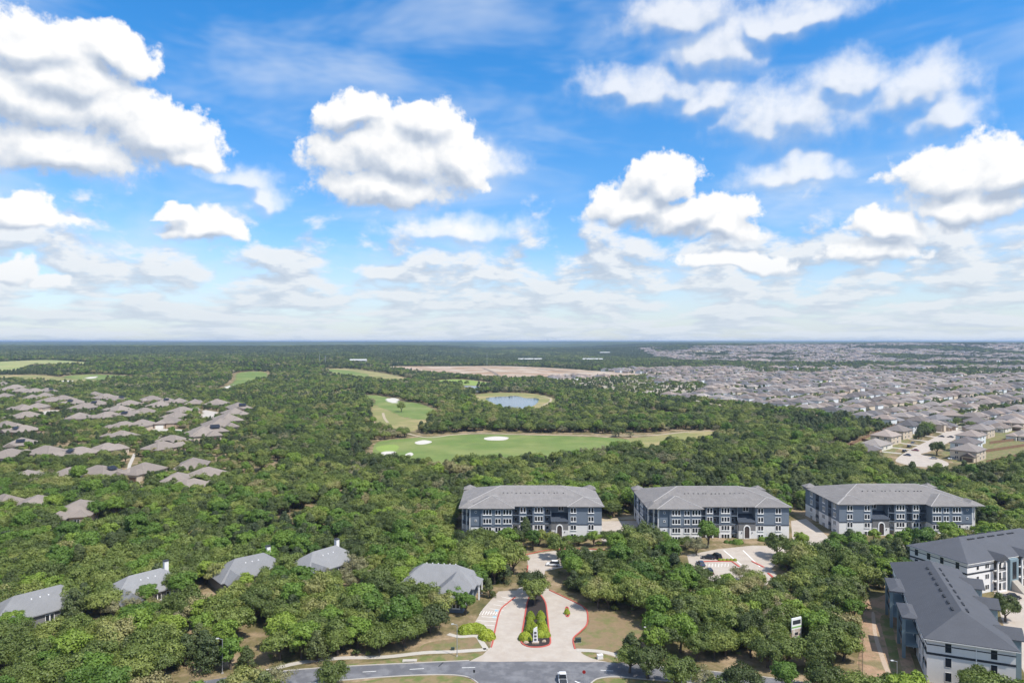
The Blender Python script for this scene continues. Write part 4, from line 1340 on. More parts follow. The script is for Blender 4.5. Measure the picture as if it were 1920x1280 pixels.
def xmin(y):
    for (a, b), (c, d) in zip(XM, XM[1:]):
        if a <= y < c:
            return b + (d - b) * (y - a) / (c - a)
    return 1e9 if y < 450 else 520


GA = R(38)
ca_, sa_ = math.cos(GA), math.sin(GA)
spots = []
rnd = random.Random(21)
for j in range(-60, 160):
    for i in range(-150, 330):
        u, v = i * 18.5 + (j // 2) * 5, (j // 2) * 70 + (0 if j % 2 else 27)
        x, y = u * ca_ - v * sa_, u * sa_ + v * ca_
        if not (560 < y < 4300) or abs(x) > 0.82 * y + 30:
            continue
        if x < xmin(y) + 8:
            continue
        g = fbm(x / 330 + 3, y / 420 + 8, 3)
        if y > 900 and g > 0.30 + (0.1 if y < 1900 else -0.12):
            continue
        if y > 2000 and (x < 520 + 0.12 * (y - 2000) or g > 0.22 + 0.15 * math.sin(y / 260)):
            continue
        if 1480 < y < 1830 and x > 560 + 90 * math.sin(y / 90) and g > -0.12:
            continue
        if 2020 < y < 2330 or (y > 900 and rnd.random() < 0.05):
            continue
        x += rnd.uniform(-1.2, 1.2)
        y += rnd.uniform(-1.5, 1.5)
        if any((x - a) ** 2 + (y - b) ** 2 < 260 for a, b in HOUSES[-0:] if abs(y - b) < 17 and y < 700):
            continue
        spots.append((x, y, GA + (math.pi if j % 2 else 0)))
polys = [b for b in BLOCK]
SP = np.array([(a, b) for a, b, c in spots])
bad = np.zeros(len(SP), bool)
for poly, m_ in polys:
    pp = np.array(poly)
    near = (SP[:, 0] > pp[:, 0].min() - 12) & (SP[:, 0] < pp[:, 0].max() + 12) & (SP[:, 1] > pp[:, 1].min() - 12) & (SP[:, 1] < pp[:, 1].max() + 12)
    if near.any():
        bad[near] |= inside(SP[near], poly)
spots = [s for s, b in zip(spots, bad) if not b]
spots.sort(key=lambda s: s[1] + 0.15 * abs(s[0]))
in_view = [s for s in spots if abs(s[0]) < 0.77 * s[1]]
NEAR_H = in_view[:284]
near_set = set(NEAR_H)
REST_H = [s for s in spots if s not in near_set]
STREET_N = {}
for k, (x, y, a) in enumerate(NEAR_H):
    p = rnd.randrange(6)
    tone = ('brown grey', 'pale grey', 'blue grey')[(11, 12, 13, 14, 16, 18)[p] % 3]
    st_ = 'two storey' if (11, 12, 13, 14, 16, 18)[p] % 2 == 0 else 'single storey'
    where = ('just beyond the cul de sac' if y < 680 else 'in the middle suburb ranks' if y < 830 else 'by the suburb wood edge' if x < 0.30 * y else 'in the far suburb ranks')
    lb = '%s %s roofed house %s' % (st_, tone, where)
    place_house(SUB_FAR[p], x, y, a, lb, 'houses %s, %s, %s' % (where, st_, tone), rnd.uniform(.9, 1.04))
for x, y, a in spots:
    HOUSES.append((x, y))
print('houses', len(spots), len(NEAR_H))

# ------------------------------------------------------------------ instancing for what is past counting
def gn_scatter(name, pts, rz, sc, protos, label, rest=None):
    """one object that repeats prototype meshes over many points"""
    me = bpy.data.meshes.new(name)
    me.vertices.add(len(pts))
    me.vertices.foreach_set('co', np.asarray(pts, dtype=np.float32).ravel())
    a = me.attributes.new('rz', 'FLOAT', 'POINT')
    a.data.foreach_set('value', np.asarray(rz, dtype=np.float32))
    a = me.attributes.new('sc', 'FLOAT_VECTOR', 'POINT')
    a.data.foreach_set('vector', np.asarray(sc, dtype=np.float32).ravel())
    o = link(name, me)
    col = bpy.data.collections.new(name + '_designs')
    for p in protos:
        col.objects.link(bpy.data.objects.new(name + '_design', p))
    ng = bpy.data.node_groups.new(name, 'GeometryNodeTree')
    ng.interface.new_socket('Geometry', in_out='INPUT', socket_type='NodeSocketGeometry')
    ng.interface.new_socket('Geometry', in_out='OUTPUT', socket_type='NodeSocketGeometry')
    N, Lk = ng.nodes, ng.links
    gi, go = N.new('NodeGroupInput'), N.new('NodeGroupOutput')
    ci = N.new('GeometryNodeCollectionInfo')
    ci.inputs['Collection'].default_value = col
    ci.inputs['Separate Children'].default_value = True
    ci.inputs['Reset Children'].default_value = True
    ip = N.new('GeometryNodeInstanceOnPoints')
    ip.inputs['Pick Instance'].default_value = True
    r = N.new('GeometryNodeInputNamedAttribute')
    r.data_type = 'FLOAT'
    r.inputs['Name'].default_value = 'rz'
    s = N.new('GeometryNodeInputNamedAttribute')
    s.data_type = 'FLOAT_VECTOR'
    s.inputs['Name'].default_value = 'sc'
    cx = N.new('ShaderNodeCombineXYZ')
    rv = N.new('FunctionNodeRandomValue')
    rv.data_type = 'INT'
    rv.inputs[4].default_value = 0
    rv.inputs[5].default_value = len(protos) - 1
    Lk.new(gi.outputs[0], ip.inputs['Points'])
    Lk.new(ci.outputs[0], ip.inputs['Instance'])
    Lk.new(rv.outputs[2], ip.inputs['Instance Index'])
    Lk.new(r.outputs[0], cx.inputs[2])
    e2r = N.new('FunctionNodeEulerToRotation')
    Lk.new(cx.outputs[0], e2r.inputs[0])
    Lk.new(e2r.outputs[0], ip.inputs['Rotation'])
    Lk.new(s.outputs[0], ip.inputs['Scale'])
    Lk.new(ip.outputs[0], go.inputs[0])
    md = o.modifiers.new('scatter', 'NODES')
    md.node_group = ng
    tag(o, label, kind='stuff')
    return o


def joined(root, name):
    """mesh of a design with all its parts in one"""
    mb, mats = MB(), []

    def walk(o, M):
        M = M @ Matrix.LocRotScale(o.location, o.rotation_euler, o.scale)
        if o.data:
            mn = o.data.materials[0].name
            if mn not in mats:
                mats.append(mn)
            mb.add([M @ v.co for v in o.data.vertices], [tuple(p.vertices) for p in o.data.polygons], mats.index(mn))
        for ch in o.children:
            walk(ch, M)
    walk(root, Matrix())
    return mb.mesh(name, *[MATS[m] for m in mats])


hm = [joined(h, 'far_house') for h in SUB_FAR]
gn_scatter('suburb', [(x, y, terrain(x, y)) for x, y, a in REST_H], [a for x, y, a in REST_H], [(rnd.uniform(.85, 1.02),) * 3 for _ in REST_H], hm, 'grey roofs of the far suburb spreading up the rise on the right')
for h in TAN + SUB + TAN_FAR + SUB_FAR:
    strip_proto(h)

# lots and streets of the suburb
mat('lots', (0.36, 0.31, 0.25), 1.0, 0.2, 0.02, col2=(0.19, 0.19, 0.09), c2lo=0.45, c2hi=0.6)
sheet('suburb_lots', None, 'lots', 0.05, 'lawns, drives and bare lots between the suburb houses', False, 0, block=False, cell=14,
      world_pts=[(330, 585), (330, 700), (292, 745), (220, 850), (145, 950), (110, 1100), (50, 1345), (135, 1600), (350, 1936), (500, 2300), (620, 3000), (900, 4300), (3600, 4300), (1700, 2000), (900, 1050), (470, 585)])
for j in range(-30, 80):
    v = j * 70 + 48.5
    run = []
    for i in range(-120, 300):
        u = i * 20 + j * 5
        x, y = u * ca_ - v * sa_, u * sa_ + v * ca_
        if 600 < y < 2300 and x > xmin(y) + 14 and x < 0.85 * y + 40:
            run.append((x, y))
    if len(run) > 3:
        mb = MB()
        for (a, b), (c, d) in zip(run, run[1:]):
            n = Vector((-(d - b), c - a)).normalized() * 5.0
            za, zb = terrain(a, b) + 0.18, terrain(c, d) + 0.18
            mb.add([(a + n.x, b + n.y, za), (a - n.x, b - n.y, za), (c - n.x, d - n.y, zb), (c + n.x, d + n.y, zb)], [(0, 1, 2, 3)])
        tag(mb.build('street', 'concrete'), 'pale street between ranks of suburb houses', kind='structure')


# ------------------------------------------------------------------ trees
def crown(seed, Rr, H, base, nclump, nleaf, leaf, m, shape='oak', ragged=1.0):
    rg = np.random.RandomState(seed)
    cz, rz_ = (H + base) / 2, (H - base) / 2
    n = nclump
    if shape == 'juniper':
        t = rg.rand(n) ** 0.8
        zc = base + (H - base) * t
        rr = Rr * (1 - t ** 1.6) * (0.5 + 0.5 * rg.rand(n))
        a = rg.rand(n) * 6.283
        C = np.stack([rr * np.cos(a), rr * np.sin(a), zc], 1)
        cr = Rr * (0.30 + 0.16 * rg.rand(n)) * (1.15 - 0.5 * t)
    else:
        d = rg.normal(size=(n, 3))
        d[:, 2] = np.abs(d[:, 2]) * 0.9 - 0.18
        d /= np.linalg.norm(d, axis=1)[:, None]
        rad = 0.45 + 0.40 * rg.rand(n) ** 0.6
        lob = 1 + 0.22 * ragged * np.sin(3 * np.arctan2(d[:, 1], d[:, 0]) + seed) + 0.12 * ragged * np.sin(5 * np.arctan2(d[:, 1], d[:, 0]) + 2.3 * seed)
        C = d * np.array([Rr, Rr, rz_]) * (rad * lob)[:, None]
        C[:, 2] += cz - 0.1 * rz_
        cr = Rr * (0.20 + 0.16 * rg.rand(n))
    k = nleaf
    N = n * k
    D = rg.normal(size=(N, 3))
    D[:, 2] += 0.35
    D /= np.linalg.norm(D, axis=1)[:, None]
    CC, RR = np.repeat(C, k, 0), np.repeat(cr, k)
    P = CC + D * (RR * (0.55 + 0.5 * rg.rand(N)))[:, None] * np.array([1.1, 1.1, 0.75])
    out = P - np.array([0, 0, cz * 0.8])
    out /= np.linalg.norm(out, axis=1)[:, None] + 1e-6
    nr = D * 0.8 + out * 0.45 + rg.normal(size=(N, 3)) * 0.42
    nr /= np.linalg.norm(nr, axis=1)[:, None]
    up = rg.normal(size=(N, 3))
    t1 = np.cross(nr, up)
    t1 /= np.linalg.norm(t1, axis=1)[:, None] + 1e-6
    t2 = np.cross(nr, t1)
    s = leaf * (0.6 + 0.8 * rg.rand(N))[:, None]
    e = 0.55 + 0.35 * rg.rand(N)[:, None]
    V = np.stack([P + t1 * s, P + t2 * s * e, P - t1 * s, P - t2 * s * e], 1).reshape(-1, 3)
    me = bpy.data.meshes.new('crown')
    me.vertices.add(4 * N)
    me.vertices.foreach_set('co', V.astype(np.float32).ravel())
    me.loops.add(4 * N)
    me.loops.foreach_set('vertex_index', np.arange(4 * N, dtype=np.int32))
    me.polygons.add(N)
    me.polygons.foreach_set('loop_start', np.arange(0, 4 * N, 4, dtype=np.int32))
    me.materials.append(MATS[m])
    me.update(calc_edges=True)
    return me, C


def trunk(seed, C, H, base, r):
    rd = random.Random(seed)
    mb = MB()
    fork = Vector((rd.uniform(-.3, .3), rd.uniform(-.3, .3), base * 0.75))
    mb.tube((0, 0, -0.3), fork, r * 1.25, r, 7)
    idx = list(range(len(C)))
    rd.shuffle(idx)
    for i in idx[:9]:
        c = Vector(C[i])
        mid = fork.lerp(c, 0.5) + Vector((rd.uniform(-.5, .5), rd.uniform(-.5, .5), rd.uniform(-.2, .5)))
        mb.tube(fork, mid, r * 0.55, r * 0.34, 5, cap=False)
        mb.tube(mid, c, r * 0.34, r * 0.08, 5, cap=False)
    return mb.mesh('trunk', 'bark')


def merge(cm, tm, name):
    mb = MB()
    mb.add([v.co for v in cm.vertices], [tuple(p.vertices) for p in cm.polygons], 0)
    mb.add([v.co for v in tm.vertices], [tuple(p.vertices) for p in tm.polygons], 1)
    return mb.mesh(name, cm.materials[0], 'bark')


KIND = {}       # kind -> list of (crown mesh, trunk mesh, half width)
for s in range(6):
    Rr, H = (4.3, 4.9, 4.5, 5.2, 4.0, 4.7)[s], (7.4, 7.9, 8.4, 7.2, 7.6, 8.0)[s]
    cm, C = crown(100 + s, Rr, H, 1.6, 56, 120, 0.215, 'leaf_oak', ragged=0.9)
    KIND.setdefault('oak', []).append((cm, trunk(s, C, H, 2.2, 0.32), Rr))
for s in range(3):
    cm, C = crown(200 + s, 3.5 + 0.3 * s, 9.2 + 0.5 * s, 2.0, 46, 115, 0.24, 'leaf_elm', ragged=0.6)
    KIND.setdefault('elm', []).append((cm, trunk(20 + s, C, 9, 2.6, 0.28), 3.5))
for s in range(3):
    cm, C = crown(300 + s, 2.9 + 0.25 * s, 6.6 + 0.5 * s, 0.4, 40, 110, 0.20, 'leaf_juniper', 'juniper')
    KIND.setdefault('juniper', []).append((cm, trunk(30 + s, C, 6, 1.2, 0.22), 2.9))
for s in range(2):
    cm, C = crown(400 + s, 3.9 + 0.4 * s, 6.4, 1.0, 40, 85, 0.165, 'leaf_scrub', ragged=1.3)
    KIND.setdefault('scrub', []).append((cm, trunk(40 + s, C, 6, 1.2, 0.22), 3.9))
FAR = {}
for kd, m, sh, Rr, H, b in (('oak', 'leaf_oak', 'oak', 4.8, 7.8, 1.2), ('elm', 'leaf_elm', 'oak', 4.0, 9.0, 1.5), ('juniper', 'leaf_juniper', 'juniper', 3.2, 7.0, 0.3), ('scrub', 'leaf_scrub', 'oak', 4.2, 6.4, 0.8)):
    FAR[kd] = [crown(500 + 7 * s + len(kd), Rr * (0.95 + 0.1 * s), H, b, 26, 26, 0.55, m, sh)[0] for s in range(3)]
CLUMP = {}
for kd, m in (('oak', 'leaf_oak'), ('juniper', 'leaf_juniper')):
    CLUMP[kd] = []
    for s in range(3):
        rd = random.Random(70 + s)
        mb = MB()
        for q in range(15):
            cm, _ = crown(600 + 20 * s + q, rd.uniform(4, 6.5), rd.uniform(6, 9), 0.5, 9, 9, 1.25, m)
            ox, oy = rd.uniform(-17, 17), rd.uniform(-17, 17)
            mb.add([(v.co.x + ox, v.co.y + oy, v.co.z) for v in cm.vertices], [tuple(p.vertices) for p in cm.polygons])
        CLUMP[kd].append(mb.mesh('tree_clump', m))

# candidate places: a jittered grid over the land in view, less everything that is built or mown
rg = np.random.RandomState(11)


def grid(y0, y1, step, wide=0.80, pad=14):
    ys = np.arange(y0, y1, step)
    out = []
    for q, y in enumerate(ys):
        hw = wide * y + pad
        xs = np.arange(-hw, hw, step) + (step / 2 if q % 2 else 0)
        out.append(np.stack([xs, np.full_like(xs, y)], 1))
    P = np.concatenate(out)
    return P + rg.uniform(-0.36, 0.36, P.shape) * step


def keep(P, extra=0.0, house_r=9.0):
    ok = np.ones(len(P), bool)
    for poly, mg in BLOCK:
        pp = np.array(poly)
        m_ = mg + extra
        near = (P[:, 0] > pp[:, 0].min() - m_) & (P[:, 0] < pp[:, 0].max() + m_) & (P[:, 1] > pp[:, 1].min() - m_) & (P[:, 1] < pp[:, 1].max() + m_)
        if not near.any():
            continue
        Q = P[near]
        b = inside(Q, poly)
        if m_ > 0:
            for a in range(8):
                b |= inside(Q + m_ * np.array([math.cos(a * math.pi / 4), math.sin(a * math.pi / 4)]), poly)
        ok[np.where(near)[0][b]] = False
    if house_r:
        HH = np.array(HOUSES)
        cell = {}
        for q, (x, y) in enumerate(HH):
            cell.setdefault((int(x // 20), int(y // 20)), []).append(q)
        for i in np.where(ok)[0]:
            cx, cy_ = int(P[i, 0] // 20), int(P[i, 1] // 20)
            for dx in (-1, 0, 1):
                for dy in (-1, 0, 1):
                    for q in cell.get((cx + dx, cy_ + dy), ()):
                        if (HH[q, 0] - P[i, 0]) ** 2 + (HH[q, 1] - P[i, 1]) ** 2 < house_r ** 2:
                            ok[i] = False
    return P[ok]


def in_suburb(P):
    xm = np.array([xmin(y) for y in P[:, 1]])
    return (P[:, 0] > xm - 2) & (P[:, 1] > 575) & (P[:, 1] < 2200)


def mixkind(x, y, rd):
    """what grows where: junipers in stands, elms by the houses, scrub on the dry ground"""
    j = fbm(x / 90 + 20, y / 110 + 4, 3) + 0.12 * min(1.0, max(0.0, (y - 380) / 250)) + 0.22 * min(1.0, max(0.0, (y - 700) / 900))
    s = fbm(x / 60 + 40, y / 60 + 14, 2)
    r = rd.random()
    if s > 0.42 and r < 0.5:
        return 'scrub'
    if r < 0.17 + 1.05 * max(0.0, j):
        return 'juniper'
    if r > 0.93 - (0.14 if y < 330 else 0):
        return 'elm'
    if r > 0.89:
        return 'scrub'
    return 'oak'


near_P = keep(grid(128, 330, 5.0), 0.8, 8.5)
mid_P = keep(grid(330, 760, 6.6), 1.5, 8.0)
far_P = keep(grid(760, 1500, 8.0), 0.5, 9.0)
far2_P = keep(grid(1500, 2300, 11.0), 0, 9.0)
rd = random.Random(3)
# open places in the wood
def clear(P, f):
    return np.array([p for p in P if fbm(p[0] / 26 + 7, p[1] / 34 + 2, 2) < f(p[1])])


near_P = clear(near_P, lambda y: 0.50)
mid_P = clear(mid_P, lambda y: 0.56)
sub = in_suburb(mid_P)
mid_P = np.array([p for p, s in zip(mid_P, sub) if not s or rd.random() < 0.30])
sub = in_suburb(far_P)
far_P = np.array([p for p, s in zip(far_P, sub) if not s or rd.random() < 0.35])
sub = in_suburb(far2_P)
far2_P = np.array([p for p, s in zip(far2_P, sub) if not s or rd.random() < 0.6])

ALLT = []
for x, y in near_P:
    ALLT.append((x, y, mixkind(x, y, rd)))
ALLT.sort(key=lambda t: math.hypot(t[0], t[1]))


def zone(x, y):
    px = 960 + F * x / y
    py = 640 + CAM_H * F / y
    if py > 1262:
        return 'on the near side of the street' if px < 900 else 'near the stop sign'
    if px < 330:
        return 'round the leftmost cottage roofs' if py > 1085 else 'behind the leftmost cottages' if py > 985 else 'below the tan roofed estate'
    if px < 660:
        return 'between street and middle cottages' if py > 1110 else 'round the cottages with chimneys' if py > 1010 else 'above the cottages with chimneys'
    if px < 990:
        return 'between the street and the clubhouse' if py > 1130 else 'round and behind the clubhouse' if py > 1020 else 'left of the first block'
    if px < 1300:
        return 'east of the entrance forecourt' if py > 1120 else 'left of the sunlit car park' if py > 1020 else 'beside the yard between apartment blocks'
    if px < 1620:
        return 'round the tall advertising board' if py > 1120 else 'below the sunlit car park' if py > 1045 else 'before the second and third blocks'
    return 'along the bare soil slope' if py > 1100 else 'right of the third block'


TREE_NAME = {'oak': 'oak_tree', 'elm': 'elm_tree', 'juniper': 'juniper_tree', 'scrub': 'scrub_tree'}
TREE_WORD = {'oak': 'spreading olive green oak', 'elm': 'bright green taller tree', 'juniper': 'dark green juniper', 'scrub': 'grey brown thin leaved tree'}


def plant(kind, x, y, label, group, sc=1.0, idx=None, rot=None, zs=1.0):
    k = rd.randrange(len(KIND[kind])) if idx is None else idx
    cm, tm, _ = KIND[kind][k]
    r = empty(TREE_NAME[kind], (x, y, 0), rd.uniform(0, 6.28) if rot is None else rot)
    r.scale = (sc, sc, sc * zs)
    tag(r, label, 'tree', group)
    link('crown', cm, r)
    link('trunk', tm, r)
    return r


# trees that stand out, each placed by hand
SOLO = [('oak', 1004, 1134, 0.92, 'oak overhanging the top of the planted island in the drive', 1.15), ('oak', 994, 1116, 0.85, 'oak at the far tip of the planted island', 1.1), ('oak', 800, 1146, 0.95, 'oak hiding the left front of the clubhouse', 1.0), ('elm', 850, 1142, 0.85, 'bright tree hiding the front wing of the clubhouse', 0.9), ('oak', 765, 1136, 0.9, 'oak at the left end of the clubhouse', 1.0), ('elm', 872, 1152, 0.8, 'bright tree between the clubhouse and the parking bays', 0.9), ('oak', 825, 1160, 0.9, 'oak below the clubhouse front', 1.0), ('oak', 1046, 1047, 0.92, 'dark trunked oak standing alone in the car park island below the first block', 1.25),
        ('elm', 1327, 1026, 1.15, 'round bright green tree against the front of the middle block', 1.0), ('oak', 1458, 1045, 1.05, 'broad dark oak by the entrance of the middle block', 1.0),
        ('scrub', 1306, 1040, 0.95, 'grey green domed tree at the corner of the sunlit car park', 1.0), ('elm', 1207, 1016, 0.62, 'small dense tree at the left corner of the middle block', 0.9),
        ('oak', 752, 772, 1.05, 'lone oak standing on the golf fairway', 1.25), ('elm', 1502, 1030, 0.75, 'tree at the right corner of the middle block', 1.0),
        ('elm', 1570, 1036, 0.85, 'tree at the left front corner of the third block', 1.0), ('elm', 1640, 1020, 0.6, 'small tree before the arch of the third block', 1.0), ('elm', 1612, 1026, 0.65, 'small tree left of the third block arch', 1.0),
        ('elm', 1700, 1036, 1.0, 'lush bright tree hiding the middle of the third block', 1.0), ('elm', 1740, 1030, 0.95, 'lush tree before the right wing of the third block', 1.0), ('elm', 1775, 1020, 0.9, 'tree before the right end of the third block', 1.0),
        ('oak', 1885, 1165, 0.85, 'drooping oak between the two charcoal roofed buildings', 1.1), ('elm', 571, 1100, 0.5, 'small lime yellow tree below the fourth cottage', 1.0), ('elm', 275, 1140, 0.75, 'lime green tree before the second cottage', 1.0),
        ('oak', 1180, 1260, 0.8, 'oak on the street corner right of the entrance', 1.0), ('oak', 1215, 1272, 1.0, 'large oak overhanging the right of the street', 1.0), ('oak', 620, 1292, 0.75, 'oak crown rising at the bottom edge before the street', 1.0),
        ('elm', 1275, 1222, 1.0, 'lush dark green tree left of the advertising board', 1.0), ('juniper', 917, 1120, 0.6, 'slim conifer at the clubhouse corner', 1.3), ('scrub', 1388, 1090, 0.8, 'thin crowned small oak at the near edge of the sunlit car park', 1.0),
        ('oak', 1140, 1020, 0.7, 'young oak beside the first block', 1.0), ('oak', 790, 1020, 1.0, 'oak at the left corner of the first block', 1.0),
        ('oak', 1010, 1022, 0.8, 'oak in front of the centre of the first block', 1.0), ('oak', 965, 1026, 0.95, 'oak hiding the lower left of the first block', 1.0), ('oak', 915, 1030, 0.95, 'oak before the left wing of the first block', 1.0), ('juniper', 985, 1015, 1.0, 'tall juniper against the first block', 1.25),
        ('scrub', 520, 1296, 0.85, 'grey thin leaved tree at the bottom edge left of the street', 1.0), ('oak', 1270, 1292, 0.9, 'oak crown at the bottom edge second right of the stop sign', 1.0), ('scrub', 1320, 1296, 0.8, 'grey twiggy tree before the street on the right', 1.0),
        ('oak', 1390, 1310, 0.9, 'oak crown at the bottom edge below the advertising board', 1.0), ('elm', 1470, 1300, 0.75, 'bright tree at the bottom edge right of the advertising board', 1.0), ('oak', 1550, 1306, 0.9, 'oak crown at the bottom edge before the bare soil', 1.0),
        ('oak', 1085, 1022, 0.6, 'low oak hedge tree right of the first block arch', 0.7)]
solo_xy = []
for kd, px, py, sc, lb, zs in SOLO:
    x, y = G(px, py)
    solo_xy.append((x, y))
    plant(kd, x, y, lb, None, sc, zs=zs)
SX = np.array(solo_xy)

count = {k: 0 for k in KIND}
rest = {k: [] for k in KIND}
LOWER = [(G(70, 1128, 5), 22), (G(272, 1092, 5), 22), (G(468, 1060, 5), 20), (G(608, 1046, 5), 20), (G(824, 1093, 4), 24)]
for x, y, kd in ALLT:
    if ((SX[:, 0] - x) ** 2 + (SX[:, 1] - y) ** 2).min() < 16:
        continue
    sc = rd.uniform(0.72, 1.12)
    # garden trees before the low roofs are kept small
    for (hx, hy), rr in LOWER:
        if y < hy and abs(x - hx * y / hy) < 9 and hy - y < rr:
            sc *= 0.80
    # low planting where the photograph looks over it to the car parks and walls
    px, py = 960 + F * x / y, 640 + CAM_H * F / y
    if (1290 < px < 1480 and 1085 < py < 1130) or (860 < px < 1130 and 1005 < py < 1030) or (1200 < px < 1560 and 1005 < py < 1030):
        sc *= 0.7
    if 885 < px < 1110 and 1240 > py > 1100:
        sc *= 0.8
    vis = abs(x) < 0.775 * y and py < 1330
    if vis and count[kd] < (300 if kd == 'oak' else 90):
        count[kd] += 1
        zn = zone(x, y)
        size = 'small ' if sc < 0.84 else 'large ' if sc > 1.0 else ''
        plant(kd, x, y, '%s%s %s' % (size, TREE_WORD[kd], zn), '%s%s trees %s' % (size, kd, zn), sc, zs=rd.uniform(.88, 1.12))
    else:
        rest[kd].append((x, y, sc))
print('individual trees', count)
NEARREST = {k: len(v) for k, v in rest.items()}
STUFF = {k: ([], [], []) for k in KIND}
FARS = {k: ([], [], []) for k in KIND}
for kd, l in rest.items():
    for x, y, sc in l:
        STUFF[kd][0].append((x, y, 0)); STUFF[kd][1].append(rd.uniform(0, 6.28)); STUFF[kd][2].append((sc, sc, sc * rd.uniform(.9, 1.1)))
for P, T in ((mid_P, STUFF), (far_P, FARS), (far2_P, FARS)):
    for x, y in P:
        if ((SX[:, 0] - x) ** 2 + (SX[:, 1] - y) ** 2).min() < 90:
            continue
        kd = mixkind(x, y, rd)
        sc = rd.uniform(0.75, 1.15) * (1.0 if y < 760 else 1.05 if y < 1500 else 1.15)
        insub = y > 575 and x > xmin(y) - 2 and y < 2200
        if insub or (x < -80 and 360 < y < 1050 and x < -0.38 * y):
            sc *= 0.72
        zs = rd.uniform(.85, 1.15)
        T[kd][0].append((x, y, terrain(x, y))); T[kd][1].append(rd.uniform(0, 6.28)); T[kd][2].append((sc, sc, sc * zs))
WLAB = {'oak': 'mixed green oak wood filling the middle distance', 'elm': 'bright green trees scattered through the wood', 'juniper': 'dark juniper stands between the oaks', 'scrub': 'grey brown scrub trees scattered through the wood'}
for kd in KIND:
    if STUFF[kd][0]:
        gn_scatter('%s_wood' % kd, *STUFF[kd], [merge(c, t_, kd + '_tree') for c, t_, _ in KIND[kd]], WLAB[kd])
    if FARS[kd][0]:
        gn_scatter('far_%s_wood' % kd, *FARS[kd], FAR[kd], WLAB[kd].replace('wood', 'forest') + ' far off')
    print(kd, len(STUFF[kd][0]), len(FARS[kd][0]))
cp = grid(2280, 6200, 31, 0.79, 60)
ok = []
for x, y in cp:
    g = fbm(x / 330 + 3, y / 420 + 8, 3)
    built = x > 520 + 0.12 * (y - 2000) and y < 4300 and not (g > 0.22 + 0.15 * math.sin(y / 260))
    if not built or rd.random() < 0.1:
        ok.append((x, y))
cp = keep(np.array(ok), 0, 0)
for q, kd in enumerate(('oak', 'juniper')):
    sel = [p for p in cp if (fbm(p[0] / 400, p[1] / 500, 2) + rd.uniform(-.4, .4) > -0.22) == (q == 1)]
    gn_scatter('hill_%s_forest' % kd, [(x, y, terrain(x, y)) for x, y in sel], [rd.uniform(0, 6.28) for _ in sel], [(rd.uniform(.95, 1.3),) * 3 for _ in sel], CLUMP[kd],
               'dark %s forest covering the far hills' % kd)

# dead leaves, grass tufts and saplings under the near trees
und = keep(grid(128, 330, 3.1), 0.6, 8)
und = [p for p in und if rd.random() < 0.30 and fbm(p[0] / 26 + 7, p[1] / 34 + 2, 2) < 0.35]
sh = [crown(900 + s, 1.1, 1.3, 0.0, 10, 26, 0.16, 'leaf_oak')[0] for s in range(3)]
gn_scatter('undergrowth', [(x, y, 0) for x, y in und], [rd.uniform(0, 6.28) for _ in und], [(rd.uniform(.5, 1.5),) * 3 for _ in und], sh, 'low brush and saplings under the near trees')

# ------------------------------------------------------------------ planting, signs, lamps, boxes at the entrance
def shrub_mesh(seed, r, h, leaf=0.10, n=1100, top=1.0):
    rg2 = np.random.RandomState(seed)
    d = rg2.normal(size=(n, 3))
    d[:, 2] = np.abs(d[:, 2])
    d /= np.linalg.norm(d, axis=1)[:, None]
    d[:, :2] *= (1 - top * 0.35 * d[:, 2:3])
    mb = MB()
    for q in range(n):
        p = Vector(d[q] * np.array([r, r, h]) * rg2.uniform(.88, 1.04))
        nn = (Vector(d[q]) + Vector(rg2.normal(size=3)) * .35).normalized()
        t1 = nn.cross(Vector(rg2.normal(size=3))).normalized()
        t2 = nn.cross(t1)
        s = leaf * rg2.uniform(.8, 1.6)
        mb.add([p + t1 * s, p + t2 * s, p - t1 * s, p - t2 * s], [(0, 1, 2, 3)])
    return mb.mesh('foliage', 'leaf_shrub')


cone, low = shrub_mesh(1, 1.0, 1.5), shrub_mesh(2, 1.15, 1.1, top=0.2)
stem_m = MB().tube((0, 0, -0.1), (0, 0, 0.8), 0.09, 0.05, 6).mesh('stem', 'bark')


def shrub(me, px, py, sc, label, z=0.13):
    x, y = G(px, py)
    r = empty('clipped_shrub', (x, y, z), rd.uniform(0, 6))
    sc *= 1.3
    r.scale = (sc,) * 3
    tag(r, label, 'shrub', 'clipped shrubs of the entrance island')
    link('foliage', me, r)
    link('stem', stem_m, r)


for me, px, py, sc, lb in ((cone, 995, 1160, 1.05, 'lime clipped cone shrub at the back left of the island'), (cone, 1014, 1159, 1.05, 'lime clipped cone shrub at the back right of the island'), (cone, 994, 1170, 0.9, 'lime clipped shrub second from the back on the island left'),
                           (cone, 1015, 1170, 1.0, 'darker clipped cone second from the back on the island right'), (cone, 991, 1182, 0.95, 'lime clipped shrub third from the back on the island left'), (cone, 1018, 1182, 1.15, 'darker clipped cone third from the back on the island right'),
                           (cone, 1002, 1184, 1.1, 'feathery bright shrub behind the monument sign'), (low, 985, 1198, 1.2, 'low yellow green mound shrub left of the monument sign'), (low, 1014, 1192, 0.95, 'low yellow green mound shrub right of the monument sign'),
                           (low, 1023, 1192, 0.9, 'low yellow green mound shrub at the island edge')):
    shrub(me, px, py, sc, lb)
for k, (px, py, sc) in enumerate(((872, 1184, 1.3), (882, 1183, 1.4), (893, 1182, 1.4), (901, 1183, 1.2))):
    shrub(low, px, py, sc, ('leftmost', 'second', 'third', 'rightmost')[k] + ' mound of the clipped hedge below the parking bays', 0)
shrub(low, 913, 1195, 1.5, 'round clipped shrub by the footpath corner', 0)
shrub(cone, 1063, 1150, 0.7, 'small clipped shrub in the gate island')


